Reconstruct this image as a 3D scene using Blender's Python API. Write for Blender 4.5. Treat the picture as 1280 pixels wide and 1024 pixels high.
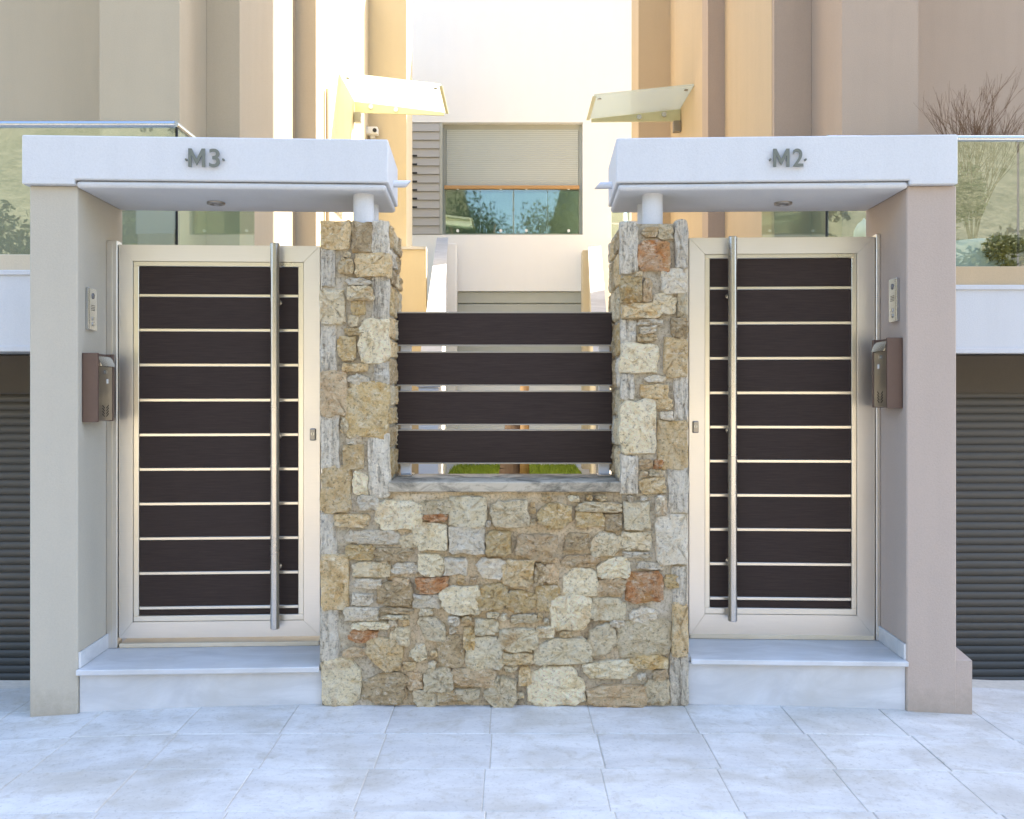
import bpy, bmesh, math, random
from mathutils import Vector, Matrix, noise
R = math.radians
random.seed(7)
for o in list(bpy.data.objects): bpy.data.objects.remove(o)
S = bpy.context.scene
COL = S.collection

# ------------------------------------------------------------ camera
CAM_Y, CAM_Z, F = -5.0, 1.742, 1125.0      # metres; focal length in photo pixels (1280 wide)
cam = bpy.data.cameras.new('camera'); cam_o = bpy.data.objects.new('camera', cam); COL.objects.link(cam_o)
cam_o.location = (0, CAM_Y, CAM_Z); cam_o.rotation_euler = (R(90), 0, 0)
cam.sensor_width = 36; cam.lens = 36*F/1280; cam.shift_y = -22/1280
cam.clip_start = 0.05; cam.clip_end = 3000
S.camera = cam_o
# ------------------------------------------------------------ sky, sun, exposure
SUN_EL, SUN_AZ = 46.0, 55.0                # azimuth clockwise from +Y: sun to the right, behind the houses
w = bpy.data.worlds.new('World'); S.world = w; w.use_nodes = True
nt = w.node_tree; nt.nodes.clear()
sky = nt.nodes.new('ShaderNodeTexSky'); sky.sky_type = 'NISHITA'; sky.sun_disc = False
sky.sun_elevation = R(SUN_EL); sky.sun_rotation = R(SUN_AZ)
sky.air_density = 1.0; sky.dust_density = 1.6; sky.ozone_density = 1.0
bg = nt.nodes.new('ShaderNodeBackground'); bg.inputs['Strength'].default_value = 0.13
wo = nt.nodes.new('ShaderNodeOutputWorld')
nt.links.new(sky.outputs[0], bg.inputs[0]); nt.links.new(bg.outputs[0], wo.inputs[0])
sun = bpy.data.lights.new('sun', 'SUN'); sun.energy = 3.6; sun.angle = R(0.53); sun.color = (1, .93, .82)
sun_o = bpy.data.objects.new('sun', sun); COL.objects.link(sun_o)
to_sun = Vector((math.sin(R(SUN_AZ))*math.cos(R(SUN_EL)), math.cos(R(SUN_AZ))*math.cos(R(SUN_EL)), math.sin(R(SUN_EL))))
sun_o.rotation_euler = to_sun.to_track_quat('Z', 'Y').to_euler(); sun_o.location = (12, 8, 20)
S.view_settings.view_transform = 'Standard'; S.view_settings.look = 'None'
S.view_settings.exposure = 2.45; S.view_settings.gamma = 1.0; S.view_settings.use_curve_mapping = False

# ------------------------------------------------------------ materials
def srgb(r, g, b):
    f = lambda c: (c/255/12.92) if c/255 <= .04045 else ((c/255+.055)/1.055)**2.4
    return (f(r), f(g), f(b), 1)
def lin(r, g, b): return (r, g, b, 1)
class NB:
    def __init__(s, name):
        s.m = bpy.data.materials.new(name); s.m.use_nodes = True
        s.t = s.m.node_tree; s.b = s.t.nodes['Principled BSDF']; s.o = s.t.nodes['Material Output']
        s.tc = s.t.nodes.new('ShaderNodeTexCoord')
    def n(s, typ, **kw):
        x = s.t.nodes.new(typ)
        for k, v in kw.items(): setattr(x, k, v)
        return x
    def l(s, a, b): s.t.links.new(a, b)
    def vec(s, scale=(1, 1, 1), rnd=False):
        mp = s.n('ShaderNodeMapping'); mp.inputs['Scale'].default_value = scale
        s.l(s.tc.outputs['Object'], mp.inputs['Vector'])
        if rnd:
            oi = s.n('ShaderNodeObjectInfo'); mu = s.n('ShaderNodeMath', operation='MULTIPLY'); mu.inputs[1].default_value = 37.0
            s.l(oi.outputs['Random'], mu.inputs[0]); cb = s.n('ShaderNodeCombineXYZ')
            s.l(mu.outputs[0], cb.inputs[0]); s.l(mu.outputs[0], cb.inputs[2]); s.l(cb.outputs[0], mp.inputs['Location'])
        return mp.outputs[0]
    def noise(s, scale, detail=4, rough=.55, vscale=(1, 1, 1), rnd=False, dist=0):
        x = s.n('ShaderNodeTexNoise'); x.inputs['Scale'].default_value = scale
        x.inputs['Detail'].default_value = detail; x.inputs['Roughness'].default_value = rough
        x.inputs['Distortion'].default_value = dist
        s.l(s.vec(vscale, rnd), x.inputs['Vector']); return x.outputs[0]
    def ramp(s, fac, stops):
        x = s.n('ShaderNodeValToRGB'); e = x.color_ramp.elements
        while len(e) < len(stops): e.new(.5)
        for i, (p, c) in enumerate(stops): e[i].position = p; e[i].color = c
        s.l(fac, x.inputs[0]); return x.outputs[0]
    def mix(s, fac, a, b, mode='MIX'):
        x = s.n('ShaderNodeMix', data_type='RGBA', blend_type=mode)
        if isinstance(fac, float): x.inputs[0].default_value = fac
        else: s.l(fac, x.inputs[0])
        for i, v in ((6, a), (7, b)):
            if isinstance(v, tuple): x.inputs[i].default_value = v
            else: s.l(v, x.inputs[i])
        return x.outputs[2]
    def base(s, c):
        if isinstance(c, tuple): s.b.inputs['Base Color'].default_value = c
        else: s.l(c, s.b.inputs['Base Color'])
    def bump(s, h, strength=.3, dist=.01):
        x = s.n('ShaderNodeBump'); x.inputs['Strength'].default_value = strength; x.inputs['Distance'].default_value = dist
        s.l(h, x.inputs['Height']); s.l(x.outputs[0], s.b.inputs['Normal']); return x
    def set(s, **kw):
        for k, v in kw.items(): s.b.inputs[k.replace('_', ' ')].default_value = v
        return s.m

def stucco(name, c, var=.12, rough=.85, stain=.16, splash=False):
    k = NB(name)
    big = k.noise(1.6, 7, .7, dist=.3); fine = k.noise(110, 5, .7); streak = k.noise(5, 4, .6, (1, 1, .12))
    d = tuple(v*(1-var) for v in c[:3])+(1,)
    col = k.mix(big, d, c)
    col = k.mix(k.ramp(streak, [(.45, lin(0, 0, 0)), (.8, lin(stain, stain, stain))]), col, tuple(v*.62 for v in c[:3])+(1,))
    col = k.mix(.35, col, k.ramp(fine, [(.3, lin(.8, .8, .8)), (.6, lin(1, 1, 1))]), 'MULTIPLY'); 
    if splash:
        sp = k.n('ShaderNodeSeparateXYZ'); k.l(k.tc.outputs['Object'], sp.inputs[0]); sn = k.noise(14, 6, .7)
        ma = k.n('ShaderNodeMath', operation='MULTIPLY_ADD'); ma.inputs[1].default_value = .45; k.l(sn, ma.inputs[0])
        mb_ = k.n('ShaderNodeMath', operation='MULTIPLY'); mb_.inputs[1].default_value = -1.0; k.l(sp.outputs[2], mb_.inputs[0]); k.l(mb_.outputs[0], ma.inputs[2])
        col = k.mix(k.ramp(ma.outputs[0], [(.02, lin(0, 0, 0)), (.24, lin(.55, .55, .55))]), col, lin(.30, .255, .19))
    k.base(col); k.bump(fine, .35, .005); return k.set(Roughness=rough)
def plain(name, c, rough=.5, metal=0., var=.08, vs=(1, 1, 1), sc=8, bump=0.):
    k = NB(name); n = k.noise(sc, 5, .6, vs)
    k.base(k.mix(n, tuple(v*(1-var) for v in c[:3])+(1,), tuple(min(1, v*(1+var)) for v in c[:3])+(1,)))
    if bump: k.bump(n, bump, .004)
    return k.set(Roughness=rough, Metallic=metal)
def brushed(name, c, rough=.35, vs=(1, 1, 60), sc=6, metal=1.):
    k = NB(name); n = k.noise(sc, 4, .6, vs); big = k.noise(2.0, 3, .5)
    k.base(k.mix(n, tuple(v*.9 for v in c[:3])+(1,), c))
    rr = k.n('ShaderNodeMapRange'); rr.inputs[3].default_value = rough-.06; rr.inputs[4].default_value = rough+.1
    k.l(big, rr.inputs[0]); k.l(rr.outputs[0], k.b.inputs['Roughness']); k.bump(n, .04, .002)
    return k.set(Metallic=metal)
def glass(name, tint, refl=.3, rough=.02, edge=.5):
    k = NB(name); tr = k.n('ShaderNodeBsdfTransparent'); gl = k.n('ShaderNodeBsdfGlossy'); mx = k.n('ShaderNodeMixShader')
    tr.inputs[0].default_value = tint; gl.inputs[0].default_value = lin(.92, .97, .95); gl.inputs['Roughness'].default_value = rough
    lw = k.n('ShaderNodeLayerWeight'); pw = k.n('ShaderNodeMath', operation='POWER'); pw.inputs[1].default_value = 4.0
    ad = k.n('ShaderNodeMath', operation='MULTIPLY_ADD'); ad.inputs[1].default_value = edge; ad.inputs[2].default_value = refl; ad.use_clamp = True
    k.l(lw.outputs['Facing'], pw.inputs[0]); k.l(pw.outputs[0], ad.inputs[0]); k.l(ad.outputs[0], mx.inputs[0])
    k.l(tr.outputs[0], mx.inputs[1]); k.l(gl.outputs[0], mx.inputs[2]); k.l(mx.outputs[0], k.o.inputs[0]); return k.m
def stone(name, a, b, c, dark=.35, spk=60, slate=False):
    k = NB(name)
    n1 = k.noise(11, 8, .72, rnd=True, dist=1.0); n2 = k.noise(spk, 6, .75, rnd=True); n3 = k.noise(5, 5, .65, (1.3, 1, .8), rnd=True, dist=.8); n4 = k.noise(24, 6, .7, (1, 1, 1.8), rnd=True, dist=.5)
    if slate:
        st = k.noise(48, 5, .7, (1, 1, .10), rnd=True, dist=.25); col = k.ramp(st, [(.36, a), (.45, c), (.55, b), (.75, c)])
    else:
        col = k.ramp(n1, [(.30, a), (.48, b), (.68, c)])
        col = k.mix(k.ramp(n3, [(.56, lin(0, 0, 0)), (.70, lin(.62, .62, .62))]), col, lin(.40, .235, .09))
    col = k.mix(k.ramp(n4, [(.54, lin(0, 0, 0)), (.68, lin(.6, .6, .6))]), col, lin(.80, .73, .60))
    col = k.mix(k.ramp(n4, [(.30, lin(.65, .65, .65)), (.41, lin(0, 0, 0))]), col, tuple(v*.45 for v in a[:3])+(1,))
    sp = k.ramp(n2, [(.34, lin(dark*.6, dark*.53, dark*.45)), (.47, lin(1, 1, .96)), (.62, lin(1, 1, .96)), (.72, lin(1.25, 1.22, 1.15))])
    col = k.mix(.8, col, sp, 'MULTIPLY')
    oi = k.n('ShaderNodeObjectInfo'); hs = k.n('ShaderNodeHueSaturation'); mr = k.n('ShaderNodeMapRange')
    mr.inputs[3].default_value = 1.15; mr.inputs[4].default_value = 1.5; hs.inputs['Saturation'].default_value = 1.14
    k.l(oi.outputs['Random'], mr.inputs[0]); k.l(mr.outputs[0], hs.inputs['Value']); k.l(col, hs.inputs['Color']); k.base(hs.outputs[0])
    h = k.n('ShaderNodeMath', operation='ADD'); k.l(st if slate else n4, h.inputs[0]); k.l(n2, h.inputs[1])
    k.bump(h.outputs[0], 1.0, .024); return k.set(Roughness=.9)

M = {}
M['white'] = stucco('white_render', lin(.665, .67, .675), .05, .7, .16)
M['post_beige'] = stucco('beige_stucco', lin(.54, .49, .395), .08, splash=True)
M['post_mauve'] = stucco('mauve_stucco', lin(.50, .405, .335), .08, splash=True)
M['house_beige'] = stucco('house_beige', lin(.54, .445, .31), .08)
M['house_cream_bounce'] = stucco('house_cream_bounce', lin(.66, .55, .36), .06)  # cream made yellower: warm bounce light put into the colour
M['house_taupe'] = stucco('house_taupe', lin(.49, .37, .27), .08)
M['house_ochre_bounce'] = stucco('house_ochre_bounce', lin(.60, .45, .27), .08)  # warm bounce from the sunlit walls opposite is painted into this tone
M['house_white'] = stucco('house_white', lin(.84, .83, .80), .04, .75, .05)
M['far_cream'] = stucco('far_cream', lin(.68, .58, .42), .06)
M['lintel'] = stucco('lintel_brown', lin(.11, .09, .065), .1)
M['frame'] = brushed('champagne_aluminium', lin(.80, .77, .72), .36)
M['bead'] = brushed('bead_aluminium', lin(.80, .76, .67), .28)
M['steel'] = brushed('satin_steel', lin(.62, .60, .57), .24, (60, 60, 1))
M['steel_dark'] = brushed('weathered_steel', lin(.36, .34, .31), .35)
M['rail'] = brushed('rail_steel', lin(.60, .62, .64), .22, (1, 60, 60))
M['screw'] = plain('screw_metal', lin(.5, .5, .48), .3, 1.)
M['trim'] = plain('trim_metal', lin(.36, .33, .28), .4, .3)
M['letter'] = plain('letter_metal', lin(.20, .21, .18), .42, .6)
M['brownbox'] = plain('brown_enamel', lin(.115, .068, .050), .45, .0, .1, sc=40)
M['black'] = plain('black_recess', lin(.01, .01, .01), .6)
M['paper'] = plain('white_tag', lin(.75, .75, .72), .5)
M['lens'] = plain('lamp_glass', lin(.15, .15, .16), .15)
M['gutter'] = plain('white_pipe', lin(.70, .72, .76), .45)
M['greylouvre'] = plain('grey_louvre', lin(.40, .385, .355), .5, 0, .1, (.3, 1, 6))
M['greyboard'] = plain('grey_green_board', lin(.40, .41, .36), .55, 0, .06)
M['wood'] = plain('oiled_wood', lin(.42, .24, .09), .45, 0, .2, (1, 1, 12))
M['bronze'] = plain('awning_steel', lin(.62, .60, .38), .45, .2, .1)
M['bark'] = plain('bark', lin(.17, .105, .06), .9, 0, .35, (1, 1, .2), 30, .8)
M['twig'] = plain('twig', lin(.16, .085, .04), .9, 0, .2)
M['pot'] = plain('pale_ceramic', lin(.62, .70, .70), .25, 0, .05)
M['asphalt'] = plain('asphalt', lin(.055, .055, .057), .9, 0, .25, sc=60, bump=.4)
M['ground'] = plain('dry_earth', lin(.20, .17, .11), .95, 0, .3, sc=3)
M['soil'] = plain('lawn_soil', lin(.17, .23, .03), .95, 0, .3, sc=20)
M['grass'] = plain('grass_blades', lin(.32, .40, .03), .6, 0, .3, sc=9)
M['rooftile'] = plain('roof_terracotta', lin(.36, .14, .07), .8, 0, .2)
M['glass'] = glass('railing_glass', lin(.88, .92, .87), .22, .0)
M['clearglass'] = glass('side_pane_glass', lin(.84, .92, .86), .08, .0, .3)
M['winglass'] = glass('window_glass', lin(.74, .80, .74), .10)
k = NB('awning_glass'); tr = k.n('ShaderNodeBsdfTransparent'); tl = k.n('ShaderNodeBsdfTranslucent'); m1 = k.n('ShaderNodeMixShader'); m2 = k.n('ShaderNodeMixShader')
tr.inputs[0].default_value = lin(.86, .90, .80); tl.inputs[0].default_value = lin(.88, .89, .80); m1.inputs[0].default_value = .45; m2.inputs[0].default_value = .2
k.l(tr.outputs[0], m1.inputs[1]); k.l(tl.outputs[0], m1.inputs[2]); k.set(Roughness=.2); k.base(lin(.80, .82, .72)); k.l(m1.outputs[0], m2.inputs[1]); k.l(k.b.outputs[0], m2.inputs[2]); k.l(m2.outputs[0], k.o.inputs[0]); M['awnglass'] = k.m
M['dusk'] = plain('pale_room', lin(.42, .44, .40), .8)
# dark slats with a fine horizontal grain
k = NB('dark_brown_board'); g = k.noise(14, 6, .65, (.6, 1, 22)); b2 = k.noise(2.2, 3, .5)
k.base(k.mix(k.ramp(g, [(.3, lin(0, 0, 0)), (.7, lin(1, 1, 1))]), lin(.026, .0165, .014), lin(.050, .034, .029)))
k.bump(g, .12, .002); M['board'] = k.set(Roughness=.55, Specular_IOR_Level=.22)
# roller blind
k = NB('blind_slats'); wv = k.n('ShaderNodeTexWave', wave_type='BANDS', bands_direction='Z'); wv.inputs['Scale'].default_value = 9.0
k.l(k.vec(), wv.inputs['Vector']); k.base(k.mix(wv.outputs[0], lin(.36, .385, .355), lin(.46, .49, .45))); k.bump(wv.outputs[0], .5, .01); M['blind'] = k.set(Roughness=.6)
# marble
def marble(name, a, b, stain, tile=False, rough=.38):
    k = NB(name)
    v = k.noise(2.2, 8, .62, (1, 2.5, 2.5), rnd=tile, dist=1.2); st = k.noise(1.7, 5, .6, (1, 1.6, 1), dist=.4); f = k.noise(120, 3, .6)
    col = k.mix(k.ramp(v, [(.35, lin(0, 0, 0)), (.62, lin(1, 1, 1))]), a, b)
    col = k.mix(k.ramp(st, [(.46, lin(0, 0, 0)), (.70, lin(.75, .75, .75))]), col, stain)
    if tile:
        oi = k.n('ShaderNodeObjectInfo'); hs = k.n('ShaderNodeHueSaturation'); mr = k.n('ShaderNodeMapRange')
        mr.inputs[3].default_value = .93; mr.inputs[4].default_value = 1.05
        k.l(oi.outputs['Random'], mr.inputs[0]); k.l(mr.outputs[0], hs.inputs['Value']); k.l(col, hs.inputs['Color']); col = hs.outputs[0]
    if tile:
        g1 = k.noise(45, 5, .75); g2 = k.noise(9, 6, .7, dist=.6)
        col = k.mix(k.ramp(g2, [(.52, lin(0, 0, 0)), (.72, lin(.55, .55, .55))]), col, lin(.44, .385, .29))
        col = k.mix(.55, col, k.ramp(g1, [(.30, lin(.55, .53, .50)), (.46, lin(1, 1, 1))]), 'MULTIPLY')
    k.base(col); k.bump(f, .25 if tile else .12, .003); return k.set(Roughness=rough)
M['marble'] = marble('grey_white_marble', lin(.52, .53, .54), lin(.65, .66, .67), lin(.52, .51, .48))
M['tile'] = marble('marble_paving', lin(.60, .58, .55), lin(.72, .70, .665), lin(.48, .435, .36), True, .55)
M['joint'] = plain('paving_joint', lin(.58, .53, .45), .95, 0, .25, sc=30)
M['cap'] = marble('parapet_marble', lin(.50, .48, .45), lin(.62, .60, .57), lin(.45, .42, .38))
M['sill'] = marble('threshold_stone', lin(.66, .58, .43), lin(.72, .64, .50), lin(.6, .52, .40))
k = NB('stained_coping'); n1 = k.noise(5, 6, .7, (1, 1, 2), dist=.8); n2 = k.noise(50, 4, .7)
k.base(k.mix(k.ramp(n1, [(.42, lin(0, 0, 0)), (.62, lin(.9, .9, .9))]), lin(.50, .43, .32), lin(.12, .105, .075))); k.bump(n2, .4, .006); M['coping'] = k.set(Roughness=.9)
k = NB('wall_mortar'); n1 = k.noise(3.2, 6, .65, dist=.5); n2 = k.noise(70, 5, .7); n3 = k.noise(2.0, 4, .6)
c = k.ramp(n1, [(.32, lin(.46, .35, .21)), (.5, lin(.64, .51, .33)), (.68, lin(.64, .55, .41))])
c = k.mix(k.ramp(n3, [(.50, lin(0, 0, 0)), (.66, lin(.8, .8, .8))]), c, lin(.27, .235, .175))
c = k.mix(.8, c, k.ramp(n2, [(.33, lin(.38, .35, .30)), (.50, lin(1, 1, 1)), (.7, lin(1.2, 1.2, 1.15))]), 'MULTIPLY'); k.base(c); k.bump(n2, .8, .012); M['mortar'] = k.set(Roughness=.95)
k = NB('pillar_mortar'); n1 = k.noise(6, 6, .65, dist=.5); n2 = k.noise(70, 5, .7)
c = k.ramp(n1, [(.32, lin(.34, .28, .19)), (.5, lin(.50, .43, .31)), (.68, lin(.56, .49, .38))])
c = k.mix(.8, c, k.ramp(n2, [(.33, lin(.38, .35, .30)), (.50, lin(1, 1, 1)), (.7, lin(1.2, 1.2, 1.15))]), 'MULTIPLY'); k.base(c); k.bump(n2, .8, .012); M['pmortar'] = k.set(Roughness=.95)
ST = {
 'w': stone('white_stone', lin(.56, .46, .33), lin(.70, .63, .52), lin(.62, .52, .37), .6),
 'c': stone('cream_stone', lin(.52, .40, .23), lin(.74, .64, .46), lin(.66, .59, .46), .5),
 'g': stone('grey_stone', lin(.42, .33, .20), lin(.64, .54, .38), lin(.58, .50, .38), .42),
 't': stone('tan_stone', lin(.46, .31, .15), lin(.64, .49, .30), lin(.60, .50, .35), .42),
 'o': stone('ochre_stone', lin(.46, .29, .125), lin(.54, .41, .235), lin(.56, .475, .34), .45),
 'r': stone('rust_stone', lin(.40, .15, .065), lin(.48, .27, .15), lin(.52, .41, .30), .45),
 'd': stone('dark_stone', lin(.27, .20, .115), lin(.45, .345, .22), lin(.52, .42, .29), .42),
 'p': stone('pink_stone', lin(.46, .31, .18), lin(.58, .44, .29), lin(.54, .44, .30), .5),
 's': stone('striated_slate', lin(.27, .235, .19), lin(.66, .60, .51), lin(.54, .48, .39), .6, 60, True),
}

# ------------------------------------------------------------ object helpers
def link(o): COL.objects.link(o); return o
def tag(o, label=None, cat=None, group=None, kind=None):
    if label: o['label'] = label
    if cat: o['category'] = cat
    if group: o['group'] = group
    if kind: o['kind'] = kind
    return o
ORG = {}
class Frame:                                  # a street-side frame: hinge point and turn about z
    def __init__(s, hx=0., ang=0.): s.h = Vector((hx, 0, 0)); s.a = ang; s.m = Matrix.Translation(s.h) @ Matrix.Rotation(ang, 4, 'Z'); s.i = s.m.inverted()
    def at(s, px, py, d):                     # point of local depth d that the photo shows at pixel px, py
        o = s.i @ Vector((0, CAM_Y, CAM_Z)); q = s.i.to_3x3() @ Vector(((px-640)/F, 1, (490-py)/F))
        t = (d-o.y)/q.y; return o+q*t
    def x(s, px, d, py=490): return s.at(px, py, d).x
    def z(s, py, d, px): return s.at(px, py, d).z
WORLD = Frame()
def thing(name, label, cat, base, fr=WORLD, group=None):
    o = link(bpy.data.objects.new(name, None)); o.empty_display_size = .1
    o.matrix_world = fr.m @ Matrix.Translation(Vector(base)); ORG[o.name] = Vector(base)
    return tag(o, label, cat, group)
def part(name, bm, mat, parent=None, smooth=False, base=None, fr=WORLD):
    me = bpy.data.meshes.new(name); o = bpy.data.objects.new(name, me); link(o)
    org = ORG[parent.name] if parent is not None else Vector(base or (0, 0, 0))
    bmesh.ops.translate(bm, verts=bm.verts, vec=-org); bm.normal_update()
    bm.to_mesh(me); bm.free(); me.materials.append(mat)
    if smooth:
        for p in me.polygons: p.use_smooth = True
    if parent is not None: o.parent = parent
    else: o.matrix_world = fr.m @ Matrix.Translation(org)
    ORG[o.name] = org; return o
def dup(o, dx=0, dy=0, dz=0):
    c = o.copy(); link(c); c.location = o.location+Vector((dx, dy, dz)); ORG[c.name] = ORG[o.name]+Vector((0, 0, 0)); return c
def B(): return bmesh.new()
def box(bm, x0, x1, y0, y1, z0, z1, bev=0., seg=1):
    t = bmesh.new(); bmesh.ops.create_cube(t, size=1)
    bmesh.ops.scale(t, vec=(abs(x1-x0), abs(y1-y0), abs(z1-z0)), verts=t.verts)
    bmesh.ops.translate(t, vec=((x0+x1)/2, (y0+y1)/2, (z0+z1)/2), verts=t.verts)
    if bev: bmesh.ops.bevel(t, geom=t.edges[:], offset=bev, segments=seg, affect='EDGES', profile=.5)
    me = bpy.data.meshes.new('tmp'); t.to_mesh(me); t.free(); bm.from_mesh(me); bpy.data.meshes.remove(me); return bm
def bx(*a, **k): return box(B(), *a, **k)
def hexa(bm, bot, top):                       # eight corners: four below, four above
    v = [bm.verts.new(p) for p in list(bot)+list(top)]
    for f in ((3, 2, 1, 0), (4, 5, 6, 7), (0, 1, 5, 4), (1, 2, 6, 5), (2, 3, 7, 6), (3, 0, 4, 7)): bm.faces.new([v[i] for i in f])
    bmesh.ops.recalc_face_normals(bm, faces=bm.faces[:]); return bm
def prism(bm, poly, z0, z1):                  # plan polygon extruded upwards
    a = [bm.verts.new((x, y, z0)) for x, y in poly]; b = [bm.verts.new((x, y, z1)) for x, y in poly]; n = len(poly)
    bm.faces.new(a); bm.faces.new(b)
    for i in range(n): bm.faces.new((a[i], a[(i+1) % n], b[(i+1) % n], b[i]))
    bmesh.ops.recalc_face_normals(bm, faces=bm.faces[:]); return bm
def tube(bm, p0, p1, r0, r1=None, n=20, caps=True):
    p0, p1 = Vector(p0), Vector(p1); r1 = r0 if r1 is None else r1
    q = (p1-p0).to_track_quat('Z', 'Y'); A = []; Bv = []
    for i in range(n):
        d = q @ Vector((math.cos(2*math.pi*i/n), math.sin(2*math.pi*i/n), 0))
        A.append(bm.verts.new(p0+d*r0)); Bv.append(bm.verts.new(p1+d*r1))
    for i in range(n): bm.faces.new((A[i], A[(i+1) % n], Bv[(i+1) % n], Bv[i]))
    if caps: bm.faces.new(A[::-1]); bm.faces.new(Bv)
    return bm
def lathe(bm, c, prof, n=20):
    rings = []
    for r, z in prof: rings.append([bm.verts.new((c[0]+r*math.cos(2*math.pi*i/n), c[1]+r*math.sin(2*math.pi*i/n), c[2]+z)) for i in range(n)])
    for a, b in zip(rings, rings[1:]):
        for i in range(n): bm.faces.new((a[i], a[(i+1) % n], b[(i+1) % n], b[i]))
    bm.faces.new(rings[0][::-1]); bm.faces.new(rings[-1]); return bm
def shade_auto(o, ang=35):
    me = o.data
    for p in me.polygons: p.use_smooth = True
    bm = bmesh.new(); bm.from_mesh(me)
    for e in bm.edges:
        if len(e.link_faces) == 2 and e.calc_face_angle(0) > R(ang): e.smooth = False
    bm.to_mesh(me); bm.free(); return o

# ------------------------------------------------------------ the ground, road, paving
def fall(x, y):                               # the paving falls a little towards the two drives
    t = max(0., min(1., (abs(x)-1.25)/1.7)); return -.055*t*t
bm = B(); v = [bm.verts.new(p) for p in ((-900, -900, -1.2), (900, -900, -1.2), (900, 900, -1.2), (-900, 900, -1.2))]; bm.faces.new(v)
tag(part('ground', bm, M['ground']), kind='structure')
tag(part('road', bx(-60, 60, -9.5, -3.2, -1.0, -.16), M['asphalt']), kind='structure')
bm = B(); xs = [-7+.25*i for i in range(57)]
ra = [(bm.verts.new((x, -3.0, fall(x, 0)-.004)), bm.verts.new((x, .62, fall(x, 0)-.004))) for x in xs]
for a, b in zip(ra, ra[1:]): bm.faces.new((a[0], b[0], b[1], a[1]))
pave = part('pavement', bm, M['joint']); tag(pave, kind='structure')
kerb = B()
for i in range(14): box(kerb, -7+i*1.0, -7+i*1.0+.992, -3.2, -3.0, -.6, fall(-6.5+i, 0), .012)
tag(part('kerb', kerb, M['cap']), kind='structure')
TW, TD, GAP = .535, .425, .004
nt_ = 0
for r in range(7):
    y1 = .44-r*TD-(.0 if r else 0); y0 = y1-TD
    off = (.0, .0, .012, -.01, .006, .0, .01)[r]
    for c in range(-9, 10):
        x0 = -.115+c*TW+off; x1 = x0+TW
        if x1 < -4.6 or x0 > 4.6: continue
        h = random.uniform(-.001, .0015); g = GAP/2*random.uniform(.7, 1.5)
        P = [(x0+g, y0+g), (x1-g, y0+g), (x1-g, y1-g), (x0+g, y1-g)]
        bm = hexa(B(), [(x, y, fall(x, y)-.03) for x, y in P], [(x, y, fall(x, y)+h) for x, y in P])
        bmesh.ops.bevel(bm, geom=[e for e in bm.edges if all(v.co.z > fall(v.co.x, 0)-.01 for v in e.verts)], offset=.003, segments=1, affect='EDGES')
        part('paving_tile', bm, M['tile'], pave)

# ------------------------------------------------------------ the stone wall between the gates
def stone_mesh(w, h, proud, square=.6, seed=0, sub=3):
    rd = random.Random(seed); cut = .16+.66*(1-square); cor = []
    for cx, cz, order in ((1, 1, 0), (-1, 1, 1), (-1, -1, 0), (1, -1, 1)):
        a, b = cut*rd.uniform(.25, 1.25), cut*rd.uniform(.25, 1.25)
        if rd.random() < .55*square: a *= .35; b *= .35
        jx, jz = rd.uniform(-.06, .20)*(1.15-square), rd.uniform(-.06, .20)*(1.15-square)
        p, q = [cx*(1-jx), cz*(1-b-jz)], [cx*(1-a-jx), cz*(1-jz)]
        cor += [p, q] if order == 0 else [q, p]
    out = []
    for i in range(8):
        (ax, az), (bx_, bz) = cor[i], cor[(i+1) % 8]; L = math.hypot((bx_-ax)*w, (bz-az)*h)
        m = sub if L > .35*(w+h)/2 else (2 if L > .06*(w+h) else 1)
        for j in range(m):
            t = j/m; k_ = .0 if j == 0 else .085
            out.append([ax+(bx_-ax)*t+rd.uniform(-k_, k_), az+(bz-az)*t+rd.uniform(-k_, k_)])
    n = len(out); bm = B(); rings = []
    tx, tz = rd.uniform(-.5, .5), rd.uniform(-.5, .5); fx, fz = rd.uniform(-.3, .3), rd.uniform(-.3, .3)
    for sc, y, jit in ((1.0, .035, 0), (1.0, -.30*proud, .1), (.955, -.85*proud, .28), (.66, -1.02*proud, .30), (.30, -1.08*proud, .22)):
        ring = []
        for u, q in out:
            jy = proud*(rd.uniform(-jit, jit)+(tx*u+tz*q)*sc*.55) if jit else 0
            uu, qq = u*sc+fx*(1-sc)*.5, q*sc+fz*(1-sc)*.5
            ring.append(bm.verts.new((uu*w/2, y if y > 0 else min(.012, y+jy), qq*h/2)))
        rings.append(ring)
    for a, b in zip(rings, rings[1:]):
        for i in range(n): bm.faces.new((a[i], a[(i+1) % n], b[(i+1) % n], b[i]))
    cv = bm.verts.new((fx*.15*w, -1.1*proud, fz*.15*h))
    for i in range(n): bm.faces.new((rings[-1][i], rings[-1][(i+1) % n], cv))
    bmesh.ops.recalc_face_normals(bm, faces=bm.faces[:])
    bmesh.ops.subdivide_edges(bm, edges=[e for e in bm.edges if all(v.co.y < .02 for v in e.verts)], cuts=1, use_grid_fill=True)
    off = Vector((seed*1.7, seed*.31, 0)); am = .006+.16*proud
    for v in bm.verts:
        if v.co.y < .02:
            q = Vector((v.co.x, 0, v.co.z)); v.co.y += am*noise.fractal(q*28+off, .9, 2.0, 3)+am*.8*noise.noise(q*75+off)
            v.co.x += .006*noise.noise(q*60+off+Vector((9, 0, 0))); v.co.z += .006*noise.noise(q*60+off+Vector((0, 0, 17)))
    return bm
wall = thing('stone_wall', 'rubble stone wall with two square pillars between the metal gates', 'stone wall', (0, .25, 0))
pxx = lambda px, Y=0.: (px-640)*(5+Y)/F
pzz = lambda py, Y=0.: CAM_Z+(490-py)*(5+Y)/F
PL = (pxx(401.5), pxx(485)); PR = (pxx(776.5), pxx(860.5)); PT = pzz(279); CT = pzz(602); CB = pzz(615)
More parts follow.
